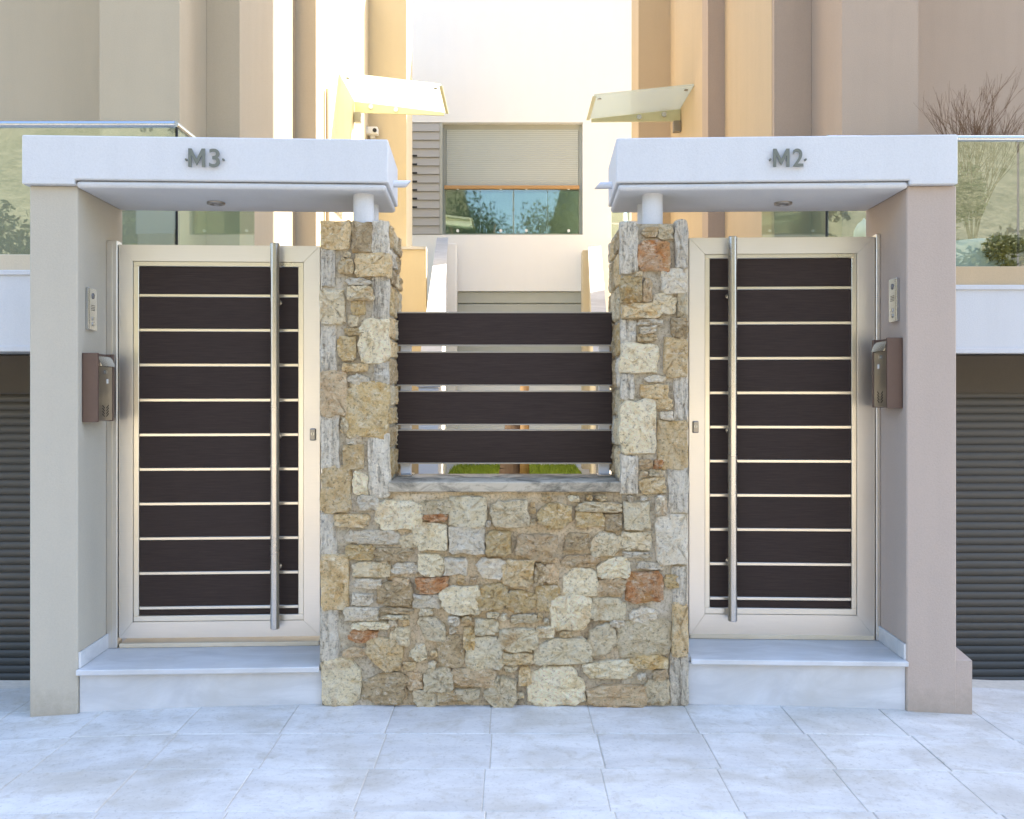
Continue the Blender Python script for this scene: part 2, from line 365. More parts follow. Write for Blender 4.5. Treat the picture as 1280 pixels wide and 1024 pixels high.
def rough_face(bm, x0, x1, z0, z1, Y, amp, step=.018):
    nx, nz = max(2, int((x1-x0)/step)), max(2, int((z1-z0)/step)); g = []
    for j in range(nz+1):
        row = []
        for i in range(nx+1):
            x, z = x0+(x1-x0)*i/nx, z0+(z1-z0)*j/nz
            d = noise.fractal(Vector((x*9, 3.1, z*9)), 1.0, 2.0, 4)*amp if 0 < i < nx and 0 < j < nz else 0
            row.append(bm.verts.new((x, Y-d, z)))
        g.append(row)
    for j in range(nz):
        for i in range(nx): bm.faces.new((g[j][i], g[j][i+1], g[j+1][i+1], g[j+1][i]))
WD = .52
bm = B(); box(bm, PL[1]-.004, PR[0]+.004, .02, WD-.03, -.1, CB-.002); rough_face(bm, PL[1]-.01, PR[0]+.01, -.05, CB-.002, .008, .015, .010)
part('mortar', bm, M['mortar'], wall, True)
for a, b in (PL, PR):
    bm = B(); box(bm, a, b, .014, WD, -.1, PT, .01); rough_face(bm, a+.004, b-.004, -.05, PT-.004, .002, .009, .012)
    part('pillar_core', bm, M['pmortar'], wall)
bm = bx(PL[1]+.003, PR[0]-.003, -.03, WD-.04, CB+.002, CT, .006)
shade_auto(part('coping', bm, M['coping'], wall))
Z7 = (395, 600, 3.529); Z8 = (630, 600, 3.529); Z3 = (390, 270, 5.69); Z4 = (390, 440, 5.12); Z5 = (750, 270, 5.69); Z6 = (750, 440, 5.12)
stones = []
def add(zm, txt):
    for s in txt.split(';'):
        f = s.split(); k, sq = f[0][0], (float(f[0][1:])/10 if len(f[0]) > 1 else .55)
        q = [float(v) for v in f[1:]]
        stones.append((zm[0]+q[0]/zm[2], zm[1]+q[1]/zm[2], zm[0]+q[2]/zm[2], zm[1]+q[3]/zm[2], k, sq))
add(Z7, 'w 190 68 272 128;s9 20 150 95 330;t9 20 340 150 565;s9 20 568 102 790;c 20 790 200 990;t 90 150 235 205;w3 140 218 368 283;o 135 288 258 348;d3 262 298 425 355;g 160 362 318 428;w 175 436 285 475;w 165 502 253 552;w9 135 562 272 618;c3 165 624 318 658;r 150 664 270 716;p 125 738 235 775;c 270 92 462 215;g 465 90 590 150;r2 470 148 585 182;c8 595 75 745 200;c4 430 190 575 305;w9 592 208 745 318;o 750 225 860 330;w1 340 365 455 410;w9 570 345 665 415;w1 715 340 838 432;c 455 330 565 420;r 440 430 575 498;w9 435 505 545 562;d 270 450 425 550;p 340 430 415 462;c2 555 470 715 590;o 715 460 850 570;c2 292 590 410 612;w2 585 598 635 640;g1 455 600 570 705;c 700 612 800 682;g 330 648 412 725;t2 228 690 380 838;c1 415 720 490 798;d 540 690 650 825;o 650 648 700 745;c5 672 695 828 838;d2 200 855 395 985;p 400 850 470 920;g 475 830 600 925;p 600 832 780 905;g1 745 870 880 1000;g 432 925 540 992;g 545 920 712 970;d2 290 560 430 585;g 370 240 440 300')
add(Z8, 'g -50 90 105 205;o3 145 98 300 220;o 320 140 440 208;g 330 98 520 140;d 445 150 515 220;c9 533 100 640 215;w 668 72 715 152;w5 665 155 812 368;d 270 235 373 310;g3 380 232 522 335;g 522 232 642 305;w9 530 317 640 342;w3 585 362 700 392;p3 258 335 410 383;c3 408 345 550 430;c4 258 387 408 503;p 415 432 535 502;r 543 402 690 535;c6 385 520 530 615;w2 545 560 668 625;w2 470 612 530 648;s9 738 385 805 545;o1 700 420 765 480;p2 60 240 240 355;t7 0 350 130 465;d 135 365 180 460;p 182 370 240 450;o3 5 490 135 580;o 145 468 240 575;c3 205 515 380 655;g 35 590 140 630;c2 140 645 220 695;c4 130 698 375 810;c3 -20 655 148 755;t 0 765 125 812;g3 370 642 490 775;g5 505 615 733 768;t9 738 552 810 765;c1 345 788 570 875;o4 555 770 720 828;s9 730 770 815 990;c4 118 822 355 998;p 370 905 618 992;g 620 880 725 985;t 65 825 118 905;w2 585 850 620 880;p1 650 832 725 880')
add(Z3, 't9 60 45 280 230;d7 288 50 428 258;s9 432 48 540 262;s9 62 240 168 492;t 195 305 290 408;t8 310 272 545 432;w1 240 440 420 495;g6 55 525 245 764;g 255 505 430 600;o 280 608 378 700;s9 432 440 543 726;o2 240 800 365 850;c6 335 738 545 1035;s9 60 785 178 1105;o 190 862 312 1025;g 255 710 330 790')
add(Z4, 't 200 75 350 125;w1 232 142 362 208;s9 400 70 487 210;p8 52 140 225 402;o7 240 218 486 532;s9 55 410 182 730;w3 225 540 325 595;t9 205 600 325 742;s9 365 542 490 905;t7 52 745 262 1018;c2 265 770 362 915;g 190 420 235 520')
add(Z5, 's9 145 55 262 390;d 300 85 410 155;r8 275 190 485 387;s9 525 50 628 355;g 410 60 520 170;o7 150 445 295 615;w5 425 378 622 548;p 302 455 372 605;t 155 625 420 728;g 380 555 530 695;g 542 560 625 720;w3 270 738 440 780;w3 285 785 395 838;s9 152 752 252 908;t 265 842 400 892;d7 500 735 625 865;t7 452 870 628 1135;c8 152 915 408 1105')
add(Z6, 's9 135 145 217 298;w1 290 150 420 192;t9 270 212 428 298;s9 470 165 563 425;c6 135 315 350 648;t 345 300 455 365;w 385 380 465 432;t9 360 448 565 744;s9 135 668 238 895;p 250 688 330 742;r 345 690 400 745;g2 310 750 405 795;t 255 805 412 905;s9 430 758 567 1025')
rf_ = random.Random(77); made = 0; boxes = [t[:4] for t in stones]
for _ in range(30000):                         # small packing stones in the wide joints
    if made >= 85: break
    hh_ = rf_.uniform(6, 14); ww_ = hh_*rf_.uniform(1.0, 2.6)
    if rf_.random() < .72: x0 = rf_.uniform(440, 815-ww_); y0 = rf_.uniform(619, 878-hh_)
    elif rf_.random() < .5: x0 = rf_.uniform(403, 484-ww_); y0 = rf_.uniform(283, 600)
    else: x0 = rf_.uniform(778, 859-ww_); y0 = rf_.uniform(283, 600)
    q = (x0, y0, x0+ww_, y0+hh_)
    if any(q[0] < b_[2]+1 and q[2] > b_[0]-1 and q[1] < b_[3]+1 and q[3] > b_[1]-1 for b_ in boxes): continue
    boxes.append(q); made += 1; stones.append(q+(rf_.choice('tcgctpw'), rf_.uniform(.2, .6)))
for i, (x0, y0, x1, y1, kind, sq) in enumerate(stones):
    w_, h_ = (x1-x0)*5/F, (y1-y0)*5/F
    pr = random.uniform(.016, .034) if kind != 's' else random.uniform(.010, .018)
    gx_ = 1.13 if (x0 > 404 and x1 < 858) else 1.0
    bm = stone_mesh(w_*gx_, h_*1.13, pr, sq, seed=100+i)
    bmesh.ops.translate(bm, verts=bm.verts, vec=(pxx((x0+x1)/2), .0, pzz((y0+y1)/2)))
    shade_auto(part('stone', bm, ST[kind], wall), 50)
rd = random.Random(5)
for side, X in ((1, PL[1]), (-1, PR[0])):     # inner cheeks of the two pillars, above the coping
    z = CT+.01
    while z < PT-.05:
        h_ = min(rd.uniform(.09, .21), PT-z); y = .012; ws = [rd.uniform(.12, .26) for _ in range(5)]
        for w_ in ws:
            if y > WD-.06: break
            w_ = min(w_, WD-y)
            bm = stone_mesh(w_-.012, h_-.012, .013, rd.uniform(.4, .9), seed=rd.randint(0, 9999))
            bmesh.ops.rotate(bm, verts=bm.verts, cent=(0, 0, 0), matrix=Matrix.Rotation(R(90)*side, 3, 'Z'))
            bmesh.ops.translate(bm, verts=bm.verts, vec=(X+side*.002, y+w_/2, z+h_/2)); part('stone', bm, ST[rd.choice('dtgotgds')], wall)
            y += w_
        z += h_

# ------------------------------------------------------------ slatted infill above the low wall
fe = thing('slat_fence', 'four wide dark brown boards fixed between the two stone pillars', 'fence', (0, .33, CT))
FY = .30
for a, b in ((391.5, 431), (441, 481), (490, 530), (538.5, 578.5)):
    bo = part('board', bx(pxx(495.5, FY), pxx(765, FY), FY, FY+.028, pzz(b, FY), pzz(a, FY), .003), M['board'], fe)
    for z_ in (pzz(a, FY)-.0005, pzz(b, FY)-.0075): part('edge_trim', bx(pxx(495.5, FY)+.002, pxx(765, FY)-.002, FY-.002, FY+.03, z_, z_+.008, .001), M['trim'], bo)
for a, b in ((501, 514), (748.5, 761.5)):
    p = part('fence_post', bx(pxx(a, FY+.05), pxx(b, FY+.05), FY+.031, FY+.09, CT+.012, pzz(393, FY), .003), M['gutter'], fe)
    part('foot_plate', bx(pxx(a-2, FY+.03), pxx(b+2, FY+.03), FY-.01, FY+.13, CT+.001, CT+.011, .002), M['steel'], p)

# ------------------------------------------------------------ a gateway: post, canopy, step, gate, letter box
def gateway(side):
    Lf = side < 0
    fr = Frame(pxx(400) if Lf else pxx(862), R(2.6) if Lf else R(-2.2))
    X = lambda px, d: fr.x(px, d)
    Zp = lambda py, d, px: fr.z(py, d, px)
    s = 1 if Lf else -1                       # towards the stone wall
    who = 'left' if Lf else 'right'
    txt = 'M3' if Lf else 'M2'; tone = 'beige' if Lf else 'mauve'
    jx = X(97, 0) if Lf else X(1133.5, 0)      # jamb plane
    ox = X(37, 0) if Lf else X(1195.5, 0)      # outer edge of post
    topz = Zp(232.5, 0, 65 if Lf else 1165)
    PD = .64
    # --- post
    post = thing('gate_post', 'square beige stucco gate post carrying the M3 canopy' if Lf else 'square mauve stucco gate post with a wider foot, carrying the M2 canopy', 'gate post', ((jx+ox)/2, PD/2, -.06), fr)
    mat = M['post_'+tone]
    part('shaft', bx(min(jx, ox), max(jx, ox), 0, PD, -.3, topz, .006), mat, post)
    if not Lf:
        fx = X(1215.5, 0); z1 = Zp(826, 0, 1200); z2 = Zp(811, 0, 1200)
        hexa(bm := B(), [(ox-.02, .003, -.4), (fx, .003, -.4), (fx, PD+.3, -.4), (ox-.02, PD+.3, -.4)], [(ox-.02, .003, z1), (fx, .003, z1), (fx, PD+.3, z1+.1), (ox-.02, PD+.3, z1+.1)])
        part('foot', bm, mat, post)
    # --- canopy
    cxo = X(27, -.04) if Lf else X(1197.5, -.04); cxi = X(485, -.04) if Lf else X(770.5, -.04)
    zt = Zp(168.5 if Lf else 168, -.04, 30 if Lf else 1190); zf = Zp(226.5, -.04, 300 if Lf else 980); zl = Zp(236.5, -.03, 300 if Lf else 980)
    CD = .62
    can = thing('canopy', 'white rendered porch canopy bearing the number '+txt, 'canopy', ((cxo+cxi)/2, .3, zl), fr)
    bm = B(); box(bm, min(cxo, cxi), max(cxo, cxi), -.04, CD, zf, zt, .006)
    shade_auto(part('fascia', bm, M['white'], can))
    lx = jx-s*.0
    bm = B(); box(bm, min(lx, cxi-s*.012), max(lx, cxi-s*.012), -.028, CD-.012, zl, zf-.003, .02, 3)
    shade_auto(part('drip_moulding', bm, M['white'], can))
    bm = B(); box(bm, min(cxo, jx)+.0005, max(cxo, jx)-.0005, -.0395, CD-.001, topz+.001, zf+.01, .004)
    part('bearing_block', bm, M['white'], can)
    pc = X(454.5 if Lf else 815.5, .1)
    for d in (.10, .37):
        bm = tube(B(), (pc, d, PT-.02), (pc, d, zl+.004), .058, n=32); shade_auto(part('column', bm, M['white'], can))
    sz = Zp(219 if Lf else 221, .1, 500 if Lf else 757); sy = .32
    bm = B(); tube(bm, (cxi-s*.03, sy, sz), (cxi+s*.085, sy, sz), .021, n=20)
    for v in bm.verts:
        if abs(v.co.x-(cxi+s*.085)) < .001: v.co.x += s*(v.co.z-sz)*.9*(1 if not Lf else -1)*(-1)
    shade_auto(part('water_spout', bm, M['gutter'], can))
    dl = fr.at(270 if Lf else 979, 249.5, .33); bm = lathe(B(), (dl.x, .33, zl), [(.052, .006), (.052, -.012), (.036, -.014), (.034, -.004), (.0335, .005)], 24)
    lamp = part('downlight', bm, M['steel_dark'], can, True)
    part('lens', lathe(B(), (dl.x, .33, zl), [(.03, -.006), (.03, -.002)], 20), M['lens'], lamp)
    # --- number
    nx0, nx1, ny0, ny1 = (235.5, 274.5, 185.5, 208.5) if Lf else (966.5, 1004, 186, 208.5)
    hgt = Zp(ny0, -.06, nx0)-Zp(ny1, -.06, nx0); bz = Zp(ny1, -.06, nx0)
    sign = thing('house_number', 'raised dark metal house number '+txt+' on the white canopy', 'house number', ((X(nx0, -.05)+X(nx1, -.05))/2, -.05, bz), fr)
    spans = ((235.5, 256.5), (261.5, 274.8)) if Lf else ((966.3, 986.8), (991, 1004))
    for ch, (a, b) in zip(txt, spans):
        cu = bpy.data.curves.new('t', 'FONT'); cu.body = ch; cu.extrude = .006; cu.offset = .012; cu.size = 1
        cu.extrude = .05
        to = link(bpy.data.objects.new('t', cu)); dg = bpy.context.evaluated_depsgraph_get(); me = bpy.data.meshes.new_from_object(to.evaluated_get(dg))
        bpy.data.objects.remove(to); bm = B(); bm.from_mesh(me); bpy.data.meshes.remove(me)
        if ch == 'M':
            bm.free(); bm = B(); o_ = [(0, 0), (0, 1), (.2, 1), (.5, .44), (.8, 1), (1, 1), (1, 0), (.81, 0), (.81, .62), (.5, .07), (.19, .62), (.19, 0)]
            fa = [bm.verts.new((x_, y_, -.05)) for x_, y_ in o_]; fb = [bm.verts.new((x_, y_, .05)) for x_, y_ in o_]
            bm.faces.new(fa); bm.faces.new(fb)
            for i_ in range(12): bm.faces.new((fa[i_], fa[(i_+1) % 12], fb[(i_+1) % 12], fb[i_]))
        vx = [v.co.x for v in bm.verts]; vy = [v.co.y for v in bm.verts]; x0, x1, y0, y1 = min(vx), max(vx), min(vy), max(vy)
        A, Bq = X(a, -.055), X(b, -.055)
        for v in bm.verts:
            u = (v.co.x-x0)/(x1-x0); q = (v.co.y-y0)/(y1-y0); d = v.co.z
            v.co = Vector((A+(Bq-A)*u, -.056-d*.08, bz+hgt*q))
        bmesh.ops.recalc_face_normals(bm, faces=bm.faces[:]); part('letter', bm, M['letter'], sign)
    for a, py in ((233 if Lf else 962.5, 200), (279.5 if Lf else 1006.5, 200)):
        part('fixing_pin', tube(B(), (X(a, -.045), -.039, Zp(py, -.045, a)), (X(a, -.045), -.056, Zp(py, -.045, a)), .006, n=12), M['letter'], sign)
    # --- step
    ny, nb = (836, 843) if Lf else (826, 832.5)
    cx = 250 if Lf else 1000
    tz, tb = Zp(ny, -.03, cx), Zp(nb, -.03, cx)
    e0 = jx-s*.0; e1 = X(399.5, 0) if Lf else X(863, 0)
    st = thing('doorstep', 'pale blue-grey marble step before the %s gate' % txt, 'step', ((e0+e1)/2, .3, 0), fr)
    bm = bx(min(e0, e1)+.002, max(e0, e1), -.03, .8, tb, tz, .004); box(bm, min(e1-s*.002, e1+s*.05), max(e1-s*.002, e1+s*.05), .03, .8, tb+.001, tz-.001)
    shade_auto(part('tread', bm, M['marble'], st))
    part('riser', bx(min(e0, e1+s*.04)+.004, max(e0, e1+s*.04)-.002, .016, .75, -.2, tb-.001), M['marble'], st)
    part('skirting', bx(min(jx, jx+s*.014)+.001, max(jx, jx+s*.014), .006, .40, tz+.001, tz+.088, .002), M['marble'], st)
    GD = .40
    gx0, gx1 = (X(148.5, GD), X(400, GD)) if Lf else (X(861.5, GD), X(1093.5, GD))
    bz_ = Zp(797, GD, cx); tz_ = Zp(306.5 if Lf else 296.5, GD, cx)
    part('threshold', bx(gx0+.004, gx1-.004, GD-.01, GD+.3, tz+.001, tz+.026, .003), M['sill'], st)
    # --- gate
    gate = thing('gate', 'aluminium %s gate of dark boards with a long pull bar, beside the %s post' % (txt, tone), 'gate', ((gx0+gx1)/2, GD, tz), fr)
    ix0, ix1, iz1, iz0 = (X(166, GD), X(379.5, GD), Zp(327, GD, cx), Zp(777, GD, cx)) if Lf else (X(881, GD), X(1071.5, GD), Zp(317, GD, cx), Zp(769, GD, cx))
    fw = .004
    # mitred frame: four pieces
    O = [(gx0, bz_), (gx1, bz_), (gx1, tz_), (gx0, tz_)]; I = [(ix0, iz0), (ix1, iz0), (ix1, iz1), (ix0, iz1)]
    for i in range(4):
        j = (i+1) % 4; q = [O[i], O[j], I[j], I[i]]; cxm = sum(p[0] for p in q)/4; czm = sum(p[1] for p in q)/4
        q = [(cxm+(p[0]-cxm)*.9995-.0, czm+(p[1]-czm)*.9995) for p in q]
        bm = hexa(B(), [(p[0], GD, p[1]) for p in q], [(p[0], GD+.05, p[1]) for p in q])
        bmesh.ops.bevel(bm, geom=bm.edges[:], offset=.0022, segments=2, affect='EDGES'); shade_auto(part('frame_rail' if i % 2 == 0 else 'frame_stile', bm, M['frame'], gate))
    jx0, jx1, jz1, jz0 = (X(173, GD), X(372.5, GD), Zp(333, GD, cx), Zp(769.5, GD, cx)) if Lf else (X(887.5, GD), X(1065, GD), Zp(322.5, GD, cx), Zp(761, GD, cx))
    for q in ((ix0+.001, jx0, jz0, jz1), (jx1, ix1-.001, jz0, jz1), (ix0+.001, ix1-.001, iz0+.001, jz0), (ix0+.001, ix1-.001, jz1, iz1-.001)):
        part('glazing_bead', bx(q[0], q[1], GD+.006, GD+.04, q[2], q[3], .0025), M['bead'], gate)
    ys = [369.3, 412.6, 456.3, 500.3, 543.8, 587, 630.2, 673.6, 717, 760.3] if Lf else [359.6, 403.6, 447.8, 491.2, 534.2, 577, 620, 663, 706.2, 749.6]
    zs = [Zp(y, GD, cx) for y in ys]; hh = .0095
    for z in zs: part('metal_strip', bx(jx0, jx1, GD+.012, GD+.034, z-hh, z+hh, .003), M['bead'], gate)
    ed = [jz1]+zs+[jz0]
    for i in range(len(ed)-1):
        a = ed[i]-(hh if i else 0)-.0005; b = ed[i+1]+(hh if i < len(zs) else 0)+.0005
        part('panel', bx(jx0+.0006, jx1-.0006, GD+.019, GD+.036, b, a, .002), M['board'], gate)
    hx = X(343.7 if Lf else 915.6, GD-.06); h1 = Zp(303.5 if Lf else 295.5, GD-.06, cx); h0 = Zp(787 if Lf else 777, GD-.06, cx)
    bm = lathe(B(), (hx, GD-.062, h0), [(.025, 0), (.0275, .003), (.0275, h1-h0-.003), (.025, h1-h0)], 28)
    hd = shade_auto(part('pull_bar', bm, M['steel'], gate))
    for py in ((378, 545, 709) if Lf else (370, 538, 702)):
        zc = Zp(py, GD, cx); bm = B(); tube(bm, (hx+s*.008, GD-.05, zc), (hx+s*.008, GD+.018, zc), .011, n=14); tube(bm, (hx+s*.008, GD+.01, zc), (hx+s*.008, GD+.0185, zc), .019, n=16)
        part('standoff', bm, M['steel'], hd)
    lx, lz = X(391.3 if Lf else 869.3, GD), Zp(543.5 if Lf else 534, GD, cx)
    lk = part('lock_plate', bx(lx-.018, lx+.018, GD-.010, GD-.0005, lz-.036, lz+.036, .006, 2), M['steel_dark'], gate)
    part('key_cylinder', tube(B(), (lx, GD-.015, lz+.004), (lx, GD-.009, lz+.004), .0095, n=16), M['screw'], lk)
    part('keyhole', bx(lx-.0015, lx+.0015, GD-.0158, GD-.0148, lz-.004, lz+.012), M['black'], lk)
    fx0, fx1 = (jx+.001, gx0-.004) if Lf else (gx1+.004, jx-.001)
    hz1 = Zp(302 if Lf else 293.5, GD, cx)
    part('hinge_post', bx(fx0, fx1, GD-.015, GD+.06, tz+.001, hz1, .003), M['frame'], gate)
    part('hinge_seam', bx((fx0+fx1)/2-.003, (fx0+fx1)/2+.003, GD-.0165, GD-.0145, tz+.03, hz1-.02, .0005), M['bead'], gate)
    pe = (fr.i @ Vector(((PL[0] if Lf else PR[1]), GD+.03, 0))).x; le = gx1 if Lf else gx0
    part('strike_post', bx(min(le+s*.003, pe-s*.001), max(le+s*.003, pe-s*.001), GD+.004, GD+.06, tz+.001, tz_, .002), M['frame'], gate)
    # --- letter box on the jamb
    D0, D1 = .05, .285; mz1, mz0 = (Zp(441, D0, 110), Zp(528, D0, 110)) if Lf else (Zp(422, D0, 1120), Zp(510.5, D0, 1120))
    xin = jx+s*.088
    mb = thing('letter_box', 'brown letter box with steel front on the %s gate post' % tone, 'letter box', (jx, (D0+D1)/2, mz0), fr)
    bm = B(); box(bm, min(jx+s*.002, xin), max(jx+s*.002, xin), D0, D0+.02, mz0, mz1, .004, 2)
    box(bm, min(jx+s*.002, xin-s*.016), max(jx+s*.002, xin-s*.016), D0+.02, D1-.02, mz0+.004, mz1-.003, .002)
    box(bm, min(jx+s*.002, xin), max(jx+s*.002, xin), D1-.02, D1, mz0, mz1, .004, 2)
    part('case', bm, M['brownbox'], mb)
    fz = mz1-.075
    fp = part('front_plate', bx(min(xin-s*.015, xin-s*.004), max(xin-s*.015, xin-s*.004), D0+.021, D1-.021, mz0+.006, fz, .001), M['steel_dark'], mb)
    hexa(bm := B(), [(xin-s*.014, D0+.022, fz+.002), (xin+s*.014, D0+.022, fz+.002), (xin+s*.014, D1-.022, fz+.002), (xin-s*.014, D1-.022, fz+.002)],
         [(xin-s*.026, D0+.022, mz1-.018), (xin-s*.008, D0+.022, mz1-.018), (xin-s*.008, D1-.022, mz1-.018), (xin-s*.026, D1-.022, mz1-.018)])
    part('slot_flap', bm, M['steel'], mb)
    kz = mz1-.105; part('lock', tube(B(), (xin-s*.006, .16, kz), (xin+s*.006, .16, kz), .011, n=16), M['screw'], fp)
    part('name_tag', bx(min(xin-s*.005, xin-s*.002), max(xin-s*.005, xin-s*.002), .18, .205, kz-.065, kz-.04), M['paper'], fp)
    for r in range(4):
        for q in (-1, 1):
            yc, zc = .167+q*.028, mz0+.085-r*.016
            bm = bx(min(xin-s*.0045, xin-s*.0032), max(xin-s*.0045, xin-s*.0032), -.017, .017, -.003, .003)
            bmesh.ops.rotate(bm, verts=bm.verts, cent=(0, 0, 0), matrix=Matrix.Rotation(R(28*q), 3, 'X'))
            bmesh.ops.translate(bm, verts=bm.verts, vec=(0, yc, zc)); part('vent_slot', bm, M['black'], fp)
    # --- door phone
    d0, d1 = (.095, .205); iz1, iz0 = (Zp(359, d0, 112), Zp(412, d0, 112)) if Lf else (Zp(347, d0, 1120), Zp(401.5, d0, 1120))
    ip = thing('door_phone', 'small steel door phone panel on the %s gate post' % tone, 'intercom', (jx, .15, iz0), fr)
    part('panel_plate', bx(min(jx+s*.001, jx+s*.022), max(jx+s*.001, jx+s*.022), d0, d1, iz0, iz1, .004, 2), M['rail'], ip)
    tube(bm := B(), (jx+s*.02, .15, iz1-.045), (jx+s*.0245, .15, iz1-.045), .017, n=18); part('camera_lens', bm, M['lens'], ip, True)
    for q, z in enumerate((iz0+.035, iz0+.065)):
        tube(bm := B(), (jx+s*.02, .15, z), (jx+s*.026, .15, z), .011, n=16); part('call_button', bm, M['screw'], ip)
    for q in range(4): part('speaker_slot', bx(min(jx+s*.0215, jx+s*.0228), max(jx+s*.0215, jx+s*.0228), .125, .175, iz1-.10-q*.009, iz1-.097-q*.009), M['black'], ip)
    if not Lf:
        c = fr.at(1112, 772, .3)
    return fr
FL = gateway(-1); FRT = gateway(1)

# ------------------------------------------------------------ garages, drives, balconies
def garage_side(s):
    Lf = s < 0; who = 'beige' if Lf else 'taupe'; txt = 'M3' if Lf else 'M2'
    BY = .92 if Lf else 1.2
    xi = 2.60 if Lf else 2.44                  # inner edge of the drive (|x|)
    zb = -.57 if Lf else -.48; GY = 1.8
    bm = B(); e = 6.8; b0 = 2.72 if Lf else 2.5
    P = lambda x, y: zb*max(0, min(1, (y-.15)/(GY-.15)))+fall(x, y)-.012
    ys = [.0, .15, GY, GY+.6]; rows = [[bm.verts.new((s*x, y, P(x, y)-(0.0 if y > .1 else 0))) for x in (b0-.1, 3.2, e)] for y in ys]
    for a, b in zip(rows, rows[1:]):
        for i in range(2): bm.faces.new((a[i], a[i+1], b[i+1], b[i]))
    bmesh.ops.recalc_face_normals(bm, faces=bm.faces[:])
    dr = part('driveway', bm, M['joint']); tag(dr, kind='structure')
    for j in range(4):
        for i in range(4):
            x0 = b0+i*.53; y0 = .445+j*.34; g = .004
            q = [(x0+g, y0+g), (x0+.53-g, y0+g), (x0+.53-g, y0+.34-g), (x0+g, y0+.34-g)]
            bm = hexa(B(), [(s*x, y, P(x, y)-.02) for x, y in q], [(s*x, y, P(x, y)+.012) for x, y in q]); part('paving_tile', bm, M['tile'], dr)
    gd = thing('garage_door', 'dark grey roller garage door below the %s house balcony' % who, 'garage door', (s*4.1, GY, zb), group=None)
    x0, x1 = sorted((s*xi, s*5.6)); H = .0585; n = int((1.80-zb)/H); first = None
    for i in range(n):
        z = zb+.012+i*H
        if first is None:
            bm = B(); pr = [(0, 0), (-.007, .008), (-.012, .023), (-.012, .035), (-.007, .049), (0, .057)]
            a = [bm.verts.new((x0, GY+y, z+h)) for y, h in pr]; b = [bm.verts.new((x1, GY+y, z+h)) for y, h in pr]
            for k_ in range(5): bm.faces.new((a[k_], b[k_], b[k_+1], a[k_+1]))
            c0 = [bm.verts.new((q, GY+.01, z+h)) for q in (x0, x1) for h in (0, .057)]
            bm.faces.new((a[5], b[5], c0[3], c0[1])); bm.faces.new((a[0], c0[0], c0[2], b[0]))
            bmesh.ops.recalc_face_normals(bm, faces=bm.faces[:]); first = shade_auto(part('shutter_slat', bm, M['shutter'], gd), 25); 
        else:
            c = first.copy(); link(c); c.location = (0, 0, i*H)
    part('back_sheet', bx(x0, x1, GY+.012, GY+.03, zb-.05, 1.85), M['black'], gd)
    return BY
M['shutter'] = plain('shutter_grey', lin(.095, .085, .068), .5, .0, .1, (.2, 1, 1))
garage_side(-1); garage_side(1)

